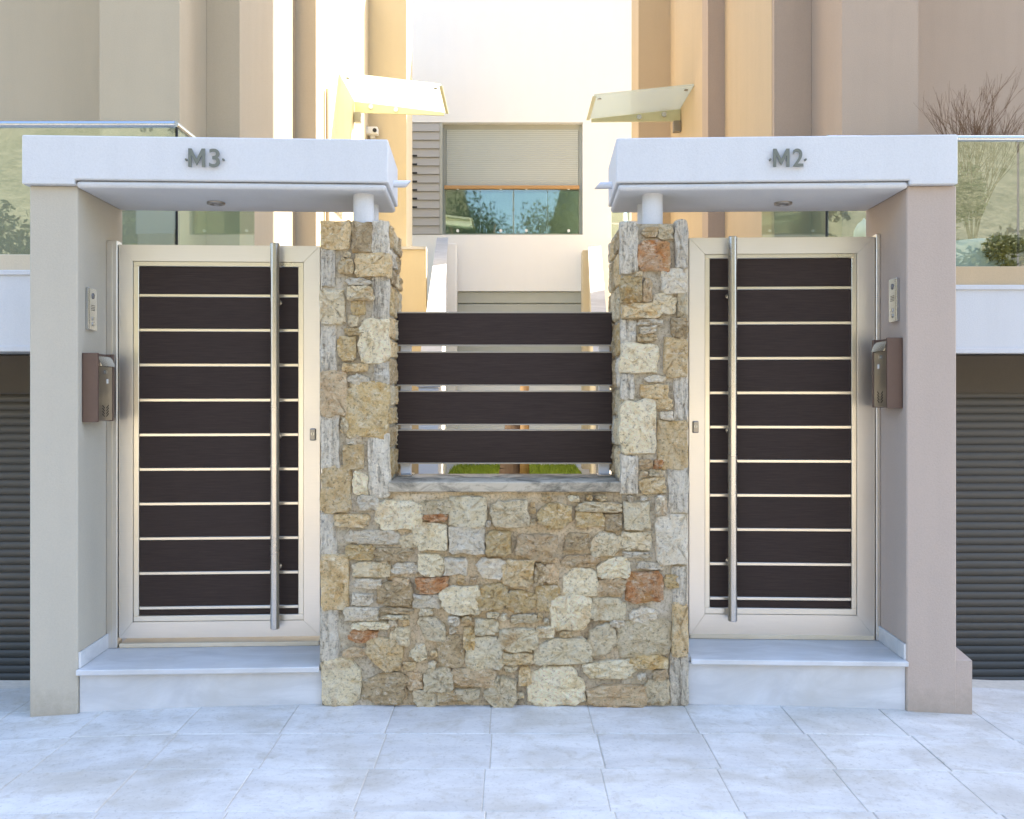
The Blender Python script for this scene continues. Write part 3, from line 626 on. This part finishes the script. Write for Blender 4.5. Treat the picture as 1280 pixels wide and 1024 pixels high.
def house(s):
    Lf = s < 0; X = lambda v: s*v
    txt = 'M3' if Lf else 'M2'
    wall_a, wall_b = (M['house_beige'], M['house_cream_bounce']) if Lf else (M['house_taupe'], M['house_ochre_bounce'])  # second tone of each house carries bounce light in its colour
    h = thing('house', 'beige stucco town house with balcony beside the M3 gate' if Lf else 'taupe town house with bounce-tinted inner walls and balcony beside the M2 gate', 'house', (X(4.2), 3.2, 0))
    GY = 1.8
    p1, p2 = (2.66, 3.30) if Lf else (2.64, 3.25)
    ra = 2.37 if Lf else 2.31; ya = 2.83 if Lf else 2.93; yb = 4.87 if Lf else 4.76; rb = 2.15 if Lf else 2.126; yc = 8.5 if Lf else 7.1
    rc = 1.585 if Lf else 1.70; yd = 9.3 if Lf else 7.8
    top = 8.6 if Lf else 12.6; E = 7 if Lf else 12.5; topb = 8.0 if Lf else 7.5  # right house's unseen height and width stretched to shade the street front
    BY = .92 if Lf else 1.2
    # main walls as plan prisms that butt against each other
    part('recessed_wall', prism(B(), [(X(E), 3.2), (X(p2), 3.2), (X(p2), 4.2), (X(E), 4.2)], 2.3, top), wall_a, h)
    part('corner_pier', prism(B(), [(X(p2), 2.2), (X(p1), 2.2), (X(p1), 4.2), (X(p2), 4.2)], 2.3, top+.1), wall_a, h)
    part('front_wall', prism(B(), [(X(p1)-s*.002, ya), (X(ra), ya), (X(ra), yb-.001), (X(p1)-s*.002, yb-.001)], -.5, top), wall_a if Lf else wall_a, h)
    if not Lf: part('return_wall', bx(X(ra)-.004, X(ra)+.05, ya+.06, yb-.002, -.4, top-.01), wall_b, h)  # thin skin on the inward face, tinted with painted bounce light
    part('pilaster', prism(B(), [(X(ra), yb), (X(rb), yb), (X(rb), yb+.3), (X(ra), yb+.3)], -.5, top), wall_a if Lf else M['house_taupe'], h)
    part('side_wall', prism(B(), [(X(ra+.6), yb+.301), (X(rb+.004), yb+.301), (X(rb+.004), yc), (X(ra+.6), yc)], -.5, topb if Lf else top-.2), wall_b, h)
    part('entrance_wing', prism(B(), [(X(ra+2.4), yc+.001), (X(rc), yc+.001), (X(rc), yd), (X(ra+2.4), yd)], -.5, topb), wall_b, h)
    part('rear_wall', prism(B(), [(X(E), 4.201), (X(E-.3), 4.201), (X(E-.3), yc), (X(E), yc)], -.5, top-.3), wall_a, h)
    part('roof', prism(B(), [(X(E+.05), 3.1), (X(p1)-s*.3+s*.25, 3.1), (X(ra+.03), yb), (X(ra+.03), yc), (X(E+.05), yc)], top-.25, top-.05), M['house_white'], h)
    part('inner_wall', bx(min(X(p1), X(7)), max(X(p1), X(7)), 2.0, 2.15, -.6, 2.02), M['lintel'], h)
    # garage reveal, lintel and balcony slab
    xi = 2.60 if Lf else 2.44
    part('garage_jamb', bx(min(X(2.3), X(xi)), max(X(2.3), X(xi)), .70, ya-.002, -.6, 2.015), wall_a, h)
    zf0, zf1, zk = (2.025, 2.54, 2.65) if Lf else (2.025, 2.475, 2.61)
    part('garage_lintel', bx(min(X(xi+.001), X(6.9)), max(X(xi+.001), X(6.9)), 1.74, 1.99, 1.735, 2.015), M['lintel'], h)
    xe = 2.19 if Lf else 2.17
    b = part('balcony_slab', bx(min(X(xe), X(7)), max(X(xe), X(7)), BY, 3.19, zf0, zf1, .004), M['white'], h)
    part('drip_edge', bx(min(X(xe)-s*.012, X(7)), max(X(xe)-s*.012, X(7)), BY-.012, BY+.05, zf0-.018, zf0+.02, .004), M['white'], b)
    part('top_edge', bx(min(X(xe)-s*.012, X(7)), max(X(xe)-s*.012, X(7)), BY-.014, BY+.05, zf1-.03, zf1+.003, .004), M['white'], b)
    part('kerb_upstand', bx(min(X(xe+.01), X(7)), max(X(xe+.01), X(7)), BY+.02, BY+.14, zf1+.001, zk, .003), M['far_cream'] if Lf else M['house_ochre_bounce'], b)
    part('kerb_upstand', bx(min(X(xe+.01), X(xe+.13)), max(X(xe+.01), X(xe+.13)), BY+.141, ya-.01, zf1+.001, zk, .003), M['far_cream'] if Lf else M['house_ochre_bounce'], b)
    # glass railing
    rl = thing('glass_railing', 'frameless glass balustrade with steel handrail on the %s balcony' % ('beige house' if Lf else 'taupe house'), 'railing', (X(4), BY+.08, zk))
    zr = pzz(156, BY+.08) if Lf else pzz(173.5, BY+.08)
    gx = 2.24 if Lf else 2.20
    for a, c in ((gx, 3.52), (3.535, 4.9), (4.915, 6.6)):
        part('glass_pane', bx(min(X(a), X(c)), max(X(a), X(c)), BY+.07, BY+.08, zk-.001, zr-.012), M['glass'], rl)
    for y0, y1 in ((BY+.095, ya-.02),): part('glass_pane', bx(X(gx)-.005, X(gx)+.005, y0, y1, zk-.001, zr-.012), M['clearglass'], rl)
    tube(bm := B(), (X(gx), BY+.075, zr), (X(6.6), BY+.075, zr), .024); shade_auto(part('handrail', bm, M['rail'], rl))
    tube(bm := B(), (X(gx), BY+.06, zr), (X(gx), ya-.01, zr), .022); shade_auto(part('handrail', bm, M['rail'], rl))
    part('corner_post', bx(X(gx)-.009, X(gx)+.009, BY+.081, BY+.094, zk, zr-.02), M['black'], rl)
    return h
HL = house(-1); HR = house(1)
# small things on the house walls
sc = thing('security_camera', 'small white security camera on the bounce-tinted cream wall under the awning', 'camera', (-1.95, 8.44, 5.6))
zc = pzz(165.5, 3.4+5); cxm = pxx(465.5, 8.4); sc.location = (cxm, 8.45, zc); ORG[sc.name] = Vector((cxm, 8.45, zc))
part('housing', bx(cxm-.09, cxm+.09, 8.30, 8.44, zc-.05, zc+.06, .015, 2), M['paper'], sc)
part('lens', tube(B(), (cxm+.05, 8.30, zc), (cxm+.05, 8.285, zc), .03, n=16), M['black'], sc)
part('bracket', bx(cxm-.03, cxm+.03, 8.38, 8.499, zc-.09, zc-.051), M['paper'], sc)
dp = thing('downpipe', 'thin ochre downpipe on the sunlit wall of the beige house', 'pipe', (-2.10, 5.3, .5))
tube(bm := B(), (-2.115, 5.35, .4), (-2.115, 5.35, pzz(112, 5.35)), .028, n=14); part('pipe', bm, M['house_ochre_bounce'], dp, True)
for z in (2.2, 4.4): part('pipe_clip', bx(-2.145, -2.08, 5.315, 5.385, z, z+.03), M['steel_dark'], dp)

def awning(s):
    Lf = s < 0
    xw, xf, yn, yf = (-2.144, -.89, 6.2, 7.3) if Lf else (2.124, .98, 5.5, 6.4)
    zw, zf = (5.70, 5.55) if Lf else (5.36, 5.22)
    if Lf: xf = pxx(551, yn); zw = pzz(92, yn); zf = pzz(107, yn)
    else: xf = pxx(743, yn); zw = pzz(107, yn); zf = pzz(120, yn)
    a = thing('glass_awning', 'sunlit glass door awning on the bounce-tinted cream wall of the M3 house' if Lf else 'shaded glass door awning on the bounce-tinted wall of the M2 house', 'awning', (xw, (yn+yf)/2, zf-.3))
    q = lambda x: zw+(zf-zw)*(x-xw)/(xf-xw)
    P = [(xw, yn), (xf, yn), (xf, yf), (xw, yf)]
    part('glass_sheet', hexa(B(), [(x, y, q(x)) for x, y in P], [(x, y, q(x)+.02) for x, y in P]), M['awnglass'], a)
    for y in (yf-.06,):
        d = .03
        ar = part('support_arm', hexa(B(), [(xw, y, q(xw)-.16), (xf-s*-.04, y, q(xf)-.05), (xf-s*-.04, y+d, q(xf)-.05), (xw, y+d, q(xw)-.16)], [(xw, y, q(xw)-.012), (xf-s*-.04, y, q(xf)-.012), (xf-s*-.04, y+d, q(xf)-.012), (xw, y+d, q(xw)-.012)]), M['bronze'], a)
        for t in (.18, .45):
            x = xw+(xf-xw)*t; tube(bm := B(), (x, y-.02, q(x)-.06), (x, y-.001, q(x)-.06), .032, n=14); part('bolt', bm, M['steel'], ar)
            tube(bm := B(), (x, y+.015, q(x)+.021), (x, y+.015, q(x)+.034), .026, n=12); part('glass_clamp', bm, M['steel'], ar)
        for t in (.06, .94):
            x = xw+(xf-xw)*t; tube(bm := B(), (x, yn+.12, q(x)-.012), (x, yn+.12, q(x)-.001), .024, n=12); part('glass_clamp', bm, M['steel_dark'], ar)
        part('wall_bracket', bx(min(xw, xw-s*.09), max(xw, xw-s*.09), y-.03, y+.06, q(xw)-.30, q(xw)-.162, .004), M['steel_dark'], ar)
    part('end_bar', bx(xf-.02, xf+.02, yn, yf, q(xf)-.014, q(xf)-.001), M['bronze'], a)
awning(-1); awning(1)

# ------------------------------------------------------------ the house at the back of the garden
BYc = 11.0
X1 = lambda px: pxx(px, BYc); Z1 = lambda py: pzz(py, BYc)
ch = thing('house', 'white house across the garden with a wide balcony window', 'house', (0, BYc+2, .4))
wx0, wx1, wz0, wz1 = X1(514.5), X1(728.5), Z1(293.5), Z1(153)
bx0, bx1, bz0, bz1 = X1(571), X1(728), Z1(472), Z1(364)
sx0, sx1, sz0, sz1 = X1(764.5), X1(787), Z1(300), Z1(257)
lo, hi, zt = -2.05, 2.14, 10.0
HWm = M['house_white']; DP = .35
for nm, q in (('wall_panel', (lo, wx0, wz0, zt)), ('wall_panel', (wx0, wx1, wz1, zt)), ('wall_panel', (wx1, sx0, wz0, zt)),
              ('wall_panel', (lo, sx0, bz1, wz0)), ('wall_panel', (lo, bx0, -.5, bz1)), ('wall_panel', (bx1, sx0, -.5, bz1)), ('wall_panel', (bx0, bx1, -.5, bz0)),
              ('wall_panel', (sx0, hi, sz1, zt)), ('wall_panel', (sx0, hi, -.5, sz0)), ('wall_panel', (sx1, hi, sz0, sz1))):
    part(nm, bx(q[0], q[1], BYc, BYc+DP, q[2], q[3]), HWm, ch)
part('back_block', bx(lo, hi, BYc+1.2, BYc+5, -.5, zt-.1), HWm, ch)
part('flat_roof', bx(lo-.02, hi+.02, BYc-.02, BYc+5.02, zt+.001, zt+.25), HWm, ch)
part('room_back', bx(lo+.05, hi-.05, BYc+1.0, BYc+1.19, .4, zt-.2), M['dusk'], ch)
part('lower_cladding_backing', bx(bx0, bx1, BYc+.12, BYc+.2, bz0, bz1), M['greyboard'], ch)
nb = 7; hb = (bz1-bz0)/nb
for i in range(nb): part('cladding_board', bx(bx0+.002, bx1-.002, BYc+.05, BYc+.10+.02, bz1-(i+1)*hb+.008, bz1-i*hb-.006, .01), M['greyboard'], ch)
win = part('window_frame', bx(X1(553.5), X1(557), BYc+.14, BYc+.24, wz0, wz1), M['greyboard'], ch)
for q in ((X1(557.01), X1(724), wz1-.10, wz1), (X1(557.01), X1(724), wz0, wz0+.05), (X1(724), wx1-.001, wz0, wz1), (X1(640), X1(643), wz0+.05, Z1(236))):
    part('frame_bar', bx(q[0], q[1], BYc+.15, BYc+.24, q[2], q[3]), M['greyboard'], win)
part('pane', bx(X1(557.1), X1(723.9), BYc+.19, BYc+.20, wz0+.051, wz1-.101), M['winglass'], win)
part('roller_blind', bx(X1(557.5), X1(723.5), BYc+.12, BYc+.145, Z1(237), wz1-.09), M['blind'], win)
w2 = part('window_frame', bx(sx0+.001, sx1-.001, BYc+.1, BYc+.16, sz0+.001, sz0+.05), M['greyboard'], ch); part('pane', bx(sx0+.001, sx1-.001, BYc+.12, BYc+.13, sz0+.051, sz1-.001), M['winglass'], w2)
part('frame_bar', bx(sx0+.001, sx1-.001, BYc+.09, BYc+.16, Z1(279), Z1(277.5)), M['house_white'], w2)
gb = thing('glass_railing', 'glass balustrade with wooden handrail before the blind of the white house', 'railing', (X1(640), BYc+.05, wz0))
part('handrail', bx(X1(555), X1(724.5), BYc+.02, BYc+.10, Z1(235.8), Z1(231.3), .008), M['wood'], gb)
for a, c in ((556.5, 599.5), (600.5, 641.5), (642.5, 684), (685, 724)): part('glass_pane', bx(X1(a), X1(c), BYc+.055, BYc+.065, wz0+.03, Z1(236.5)), M['winglass'], gb)
for px in (572, 626, 658, 711):
    for py in (235, 288): tube(bm := B(), (X1(px), BYc+.03, Z1(py)), (X1(px), BYc+.054, Z1(py)), .026, n=14); part('glass_stud', bm, M['paper'], gb)
ls = thing('louvred_shutter', 'grey slatted sliding shutter beside the wide balcony window', 'shutter', (X1(534), BYc+.05, wz0))
part('shutter_frame', bx(X1(549.5), X1(553), BYc+.0, BYc+.09, wz0+.01, wz1-.01), M['greyboard'], ls)
n = 13; hs = (wz1-wz0-.02)/n
part('backing', bx(wx0+.01, X1(549.4), BYc+.075, BYc+.085, wz0+.01, wz1-.01), M['greylouvre'], ls)
for i in range(n):
    z = wz0+.012+i*hs
    if 3 <= i <= 9: part('end_slot', bx(wx0+.006, wx0+.10, BYc-.016, BYc-.013, z+.001, z+.035), M['black'], ls)
    part('louvre', hexa(B(), [(wx0+.004, BYc-.012, z), (X1(549.3), BYc-.012, z), (X1(549.3), BYc+.0, z-.004), (wx0+.004, BYc+.0, z-.004)],
         [(wx0+.004, BYc+.012, z+hs*.97), (X1(549.3), BYc+.012, z+hs*.97), (X1(549.3), BYc+.03, z+hs*.95), (wx0+.004, BYc+.03, z+hs*.95)]), M['greylouvre'], ls)

# ------------------------------------------------------------ garden: path, lawn, stair parapets, stump
bm = bx(-2.29, 2.3, .80, 4.5, -.6, .20); tag(part('path', bm, M['cap']), kind='structure')
tag(part('terrace', bx(-2.1, 2.1, 4.501, BYc-.001, -.6, .40), M['cap']), kind='structure')
lawn = part('lawn', bx(-1.02, 1.12, 7.6, BYc-.03, .401, .44), M['soil']); tag(lawn, kind='structure')
bm = B(); rg = random.Random(3)
for i in range(9000):
    x, y = rg.uniform(-1.0, 1.1), rg.uniform(7.62, BYc-.05); a = rg.uniform(0, 6.28); h = rg.uniform(.03, .07); w_ = .007
    dx, dy = math.cos(a)*w_, math.sin(a)*w_; lx, ly = rg.uniform(-.03, .03), rg.uniform(-.03, .03)
    bm.faces.new([bm.verts.new((x-dx, y-dy, .439)), bm.verts.new((x+dx, y+dy, .439)), bm.verts.new((x+lx, y+ly, .44+h))])
tag(part('grass', bm, M['grass']), 'short bright green lawn grass behind the slatted fence', 'grass', kind='stuff')
def parapet(s):
    Lf = s < 0
    if Lf: pts = [(533, 555, 390, 11.4), (546, 560, 297, 15.6)]; lab = 'marble-capped stair parapet against the beige M3 house'
    else: pts = [(739, 758, 390, 11.4), (735, 751, 307, 15.6)]; lab = 'marble-capped stair parapet against the taupe M2 house'
    (a0, a1, ay, ad), (b0, b1, by, bd) = pts
    A0, A1, AZ, AY = (a0-640)*ad/F, (a1-640)*ad/F, CAM_Z+(490-ay)*ad/F, ad-5
    B0, B1, BZ, BY2 = (b0-640)*bd/F, (b1-640)*bd/F, CAM_Z+(490-by)*bd/F, bd-5
    k_ = .55; C0, C1, CZ, CY = A0-(B0-A0)*k_, A1-(B1-A1)*k_, AZ-(BZ-AZ)*k_, AY-(BY2-AY)*k_
    t = thing('stair_parapet', lab, 'parapet', ((A0+A1)/2, AY, .4))
    e = .02
    part('wall_body', hexa(B(), [(C0+e, CY, .38), (C1-e, CY, .38), (B1-e, BY2, .38), (B0+e, BY2, .38)], [(C0+e, CY, CZ-.05), (C1-e, CY, CZ-.05), (B1-e, BY2, BZ-.05), (B0+e, BY2, BZ-.05)]), M['house_white'] if Lf else M['house_cream_bounce'], t)
    part('cap', hexa(B(), [(C0, CY-.02, CZ-.049), (C1, CY-.02, CZ-.049), (B1, BY2, BZ-.049), (B0, BY2, BZ-.049)], [(C0, CY-.02, CZ), (C1, CY-.02, CZ), (B1, BY2, BZ), (B0, BY2, BZ)]), M['cap'], t)
    ea, eb = (558.5, 571) if Lf else (727.5, 736)
    part('end_pier', bx((ea-640)*15.75/F, (eb-640)*15.75/F, 10.62, 10.95, .38, CAM_Z+(490-(306 if Lf else 314))*15.75/F, .01), M['house_white'] if Lf else M['house_cream_bounce'], t)
    # landing wall behind
    x0, x1 = sorted((s*(1.26 if Lf else 1.62), s*1.98)); zz = 1.742+(490-312)*13.2/F
    lw = part('landing_wall', bx(x0 if Lf else x0, x1, 8.2, 8.35, .38, zz if Lf else zz-.25), M['house_cream_bounce'] if Lf else M['cap'], t)
    part('landing_coping', bx(x0-.02, x1+.0, 8.17, 8.38, (zz if Lf else zz-.25)+.001, (zz if Lf else zz-.25)+.04), M['cap'], lw)
parapet(-1); parapet(1)
tr = thing('tree_stump', 'short brown tree trunk with a stake, on the lawn behind the fence', 'tree trunk', (0, 8.2, .43))
d = 13.2; bm = B(); tx_ = (638-640)*d/F
pts = [(tx_, .40, .20), (tx_+.005, .62, .165), (tx_+.03, .95, .155), (tx_+.06, 1.25, .14), (tx_+.07, 1.42, .12)]
for p, q in zip(pts, pts[1:]): tube(bm, (p[0], 8.2, p[1]), (q[0], 8.2, q[1]), p[2], q[2], 14, caps=(q is pts[-1]))
part('trunk', bm, M['bark'], tr, True)
tube(bm := B(), ((655.5-640)*d/F, 8.05, .40), ((655.5-640)*d/F, 8.05, 1.9), .07, .065, 14); part('stake', bm, M['wood'], tr, True)

# ------------------------------------------------------------ plants on the balcony, ornament
def leaf_mat(name, a, b):
    k = NB(name); n = k.noise(3, 3, .6); oi = k.noise(40, 2, .5)
    k.base(k.mix(k.ramp(n, [(.35, lin(0, 0, 0)), (.65, lin(1, 1, 1))]), a, b)); tl = k.n('ShaderNodeBsdfTranslucent'); mx = k.n('ShaderNodeMixShader'); mx.inputs[0].default_value = .25
    tl.inputs[0].default_value = b; k.l(k.b.outputs[0], mx.inputs[1]); k.l(tl.outputs[0], mx.inputs[2]); k.l(mx.outputs[0], k.o.inputs[0]); return k.set(Roughness=.6)
M['leaf_olive'] = leaf_mat('olive_leaves', lin(.10, .095, .03), lin(.21, .19, .06))
M['leaf_green'] = leaf_mat('green_leaves', lin(.03, .045, .014), lin(.075, .10, .03))
def leaves(bm, c, rad, n, size, rg, clump=9):
    cs = []
    for i in range(clump):
        v = Vector((rg.gauss(0, 1), rg.gauss(0, 1), rg.gauss(0, 1))).normalized()*rg.uniform(.35, .85); cs.append((Vector((c[0]+v.x*rad[0], c[1]+v.y*rad[1], c[2]+v.z*rad[2])), rg.uniform(.28, .5)))
    for i in range(n):
        q, k_ = rg.choice(cs); v = Vector((rg.gauss(0, 1), rg.gauss(0, 1), rg.gauss(0, 1))); v = v.normalized()*(rg.random()**.5)
        p = q+Vector((v.x*rad[0]*k_, v.y*rad[1]*k_, v.z*rad[2]*k_))
        a = Vector((rg.gauss(0, 1), rg.gauss(0, 1), rg.gauss(0, 1))).normalized(); b = a.orthogonal().normalized(); s = size*rg.uniform(.6, 1.4)
        bm.faces.new([bm.verts.new(p-a*s), bm.verts.new(p+b*s*.4), bm.verts.new(p+a*s), bm.verts.new(p-b*s*.4)])
def branch(bm, p, d, l, r, lv, rg, bend=.5):
    q = p+d*l; tube(bm, p, q, r, r*.65, 6, caps=False)
    if lv == 0: return
    for i in range(rg.choice((2, 3))):
        nd = (d+Vector((rg.uniform(-bend, bend), rg.uniform(-bend, bend), rg.uniform(-.1, .45)))).normalized(); branch(bm, p+d*l*rg.uniform(.55, 1), nd, l*rg.uniform(.6, .85), r*.62, lv-1, rg, bend)
rg = random.Random(21)
sx, sy, sb = pxx(1224, 1.85), 1.85, 2.48
pt = thing('plant_pot', 'pale round glazed plant pot behind the taupe house glass', 'plant pot', (sx-.05, sy, sb))
part('pot', lathe(B(), (sx-.05, sy, sb), [(.14, 0), (.19, .06), (.22, .22), (.20, .36), (.19, .40), (.16, .40), (.155, .36)], 28), M['pot'], pt, True)
sh = thing('balcony_shrub', 'twiggy half-bare shrub growing above the taupe house glass railing', 'shrub', (sx-.05, sy, sb+.36))
bm = B()
for i in range(9):
    a = i*.7; branch(bm, Vector((sx-.05, sy, sb+.30)), Vector((math.cos(a)*.2, math.sin(a)*.16, 1)).normalized(), rg.uniform(.38, .52), .008, 5, rg, .5)
part('branches', bm, M['twig'], sh)
bm = B(); leaves(bm, (sx-.07, sy, sb+.70), (.22, .2, .36), 1500, .028, rg, 12); part('foliage', bm, M['leaf_olive'], sh)
b2 = thing('low_shrub', 'low olive-green bush standing low behind the taupe house glass', 'shrub', (pxx(1262, 1.7), 1.7, 2.47))
tube(bm := B(), (pxx(1262, 1.7), 1.7, 2.47), (pxx(1262, 1.7), 1.7, 2.66), .02, n=8); part('stem', bm, M['twig'], b2)
bm = B(); leaves(bm, (pxx(1262, 1.7), 1.7, 2.76), (.27, .2, .2), 1800, .025, rg, 12); part('foliage', bm, M['leaf_olive'], b2)
ox_, oy_ = pxx(1080, 1.55), 1.55; oz = 2.61
on = thing('garden_lantern', 'small white domed lantern ornament on the balcony kerb above the M2 gate', 'ornament', (ox_, oy_, 2.47))
part('plinth', lathe(B(), (ox_, oy_, 2.476), [(.085, 0), (.085, .30), (.07, .33), (.06, .36)], 8), M['house_white'], on)
part('dome', lathe(B(), (ox_, oy_, 2.476), [(.058, .361), (.075, .38), (.07, .44), (.045, .49), (.012, .515), (.004, .53)], 16), M['house_white'], on, True)

# ------------------------------------------------------------ across the street (seen only in reflections; lights the fronts)
tag(part('far_pavement', bx(-60, 60, -12.5, -9.52, -1.0, -.05), M['cap']), kind='structure')
bm = B(); gx = 28; gy = 12; g = []
for j in range(gy+1):
    row = []
    for i in range(gx+1):
        x, y = -84+6*i, -24-8*j; row.append(bm.verts.new((x, y, -.6+j*(1.0+3.3*min(1, max(0, (abs(x)-4)/5)))+noise.noise(Vector((x*.05, y*.05, 0)))*1.5*min(1, j))))
    g.append(row)
for j in range(gy):
    for i in range(gx): bm.faces.new((g[j][i], g[j+1][i], g[j+1][i+1], g[j][i+1]))
k = NB('hill_scrub'); n1 = k.noise(3.5, 8, .75); n2 = k.noise(.5, 6, .65)
k.base(k.mix(.4, k.ramp(n1, [(.42, lin(.03, .035, .015)), (.52, lin(.12, .11, .06)), (.66, lin(.24, .21, .15))]), k.ramp(n2, [(.35, lin(.07, .075, .04)), (.65, lin(.22, .20, .14))]))); M['scrub'] = k.set(Roughness=.95)
k.t.nodes['Principled BSDF'].inputs['Specular IOR Level'].default_value = .1
hill_pts = [v.co.copy() for v in bm.verts]
tag(part('hillside', bm, M['scrub'], None, True), kind='structure')
bm = B(); rg = random.Random(4)
for i in range(420):
    p = rg.choice(hill_pts)+Vector((rg.uniform(-3, 3), rg.uniform(-3, 3), .3)); r_ = rg.uniform(.4, 1.1)
    for q in range(40):
        d = Vector((rg.gauss(0, 1), rg.gauss(0, 1), abs(rg.gauss(0, 1)))).normalized()*r_*rg.uniform(.6, 1); a = Vector((rg.gauss(0, 1), rg.gauss(0, 1), rg.gauss(0, 1))).normalized(); b_ = a.orthogonal()*r_*.16; a = a*r_*.2
        bm.faces.new([bm.verts.new(p+d+a), bm.verts.new(p+d+b_), bm.verts.new(p+d-a), bm.verts.new(p+d-b_)])
M['bush'] = plain('bush_leaves', lin(.055, .065, .02), .8, 0, .4, sc=.5)
tag(part('hill_bushes', bm, M['bush']), 'scattered dark bushes over the hillside across the street', 'bushes', kind='stuff')
oh = thing('house', 'cream house with terracotta roof across the street', 'house', (-33, -18, 0))
part('wall_block', bx(-39, -28.5, -23, -16, -.6, 4.6), M['far_cream'], oh)
rf = B(); hexa(rf, [(-39.5, -23.5, 4.601), (-28, -23.5, 4.601), (-28, -15.5, 4.601), (-39.5, -15.5, 4.601)], [(-36, -20, 6.2), (-31.5, -20, 6.2), (-31.5, -19, 6.2), (-36, -19, 6.2)]); part('roof', rf, M['rooftile'], oh)
for x in (-37.6, -35, -32.4, -29.9):
    for z in (.4, 2.8):
        f = part('window', bx(x-.55, x+.55, -15.998, -15.93, z, z+1.4, .01), M['paper'], oh); part('pane', bx(x-.45, x+.45, -15.93, -15.915, z+.1, z+1.3), M['winglass'], f)
gw = thing('garden_wall', 'long low cream garden wall across the street', 'wall', (6, -12.7, -.6)); part('wall', bx(-27, 40, -12.9, -12.6, -.6, 1.5), M['far_cream'], gw); part('wall_coping', bx(-27.05, 40, -12.95, -12.55, 1.501, 1.57), M['cap'], gw)
rg = random.Random(11)
def make_tree(x, y, h, lab, mat):
    t = thing('tree', lab, 'tree', (x, y, -.6), group='trees across the street')
    bm = B(); tube(bm, (x, y, -.7), (x+.1, y, h*.45), .2, .13, 10)
    for q in range(6):
        a = q*1.1; tube(bm, (x+.1, y, h*.42), (x+math.cos(a)*h*.17, y+math.sin(a)*h*.17, h*.78), .09, .03, 7)
    part('trunk', bm, M['bark'], t, True)
    bm = B(); leaves(bm, (x, y, h*.66), (h*.27, h*.25, h*.34), 8000, .10, rg, 34); part('crown', bm, mat, t)
for i, (x, y, h, lab) in enumerate(((-9.4, -16.5, 7.6, 'dark bushy tree behind the low garden wall, shorter than its tall neighbour'), (-13.6, -17, 6.7, 'low dark tree with a round crown behind the garden wall'), (-1.8, -19, 12.8, 'very tall dark tree behind the low garden wall'),
    (1.9, -20, 11.8, 'tall olive-green tree behind the low garden wall'), (7.4, -18.5, 7.6, 'middling dark tree behind the low garden wall'), (12.6, -16.5, 6.4, 'spreading olive-green tree near the far end of the low garden wall'),
    (16.6, -19, 7.4, 'dark tree at the far end of the low garden wall'), (-12.2, -26, 11.0, 'tall olive-green tree further up the slope behind the garden wall'), (-24.5, -16.5, 6.8, 'dark tree beside the cream house across the street'))):
    make_tree(x, y, h, lab, M['leaf_olive'] if i in (3, 5, 7) else M['leaf_green'])
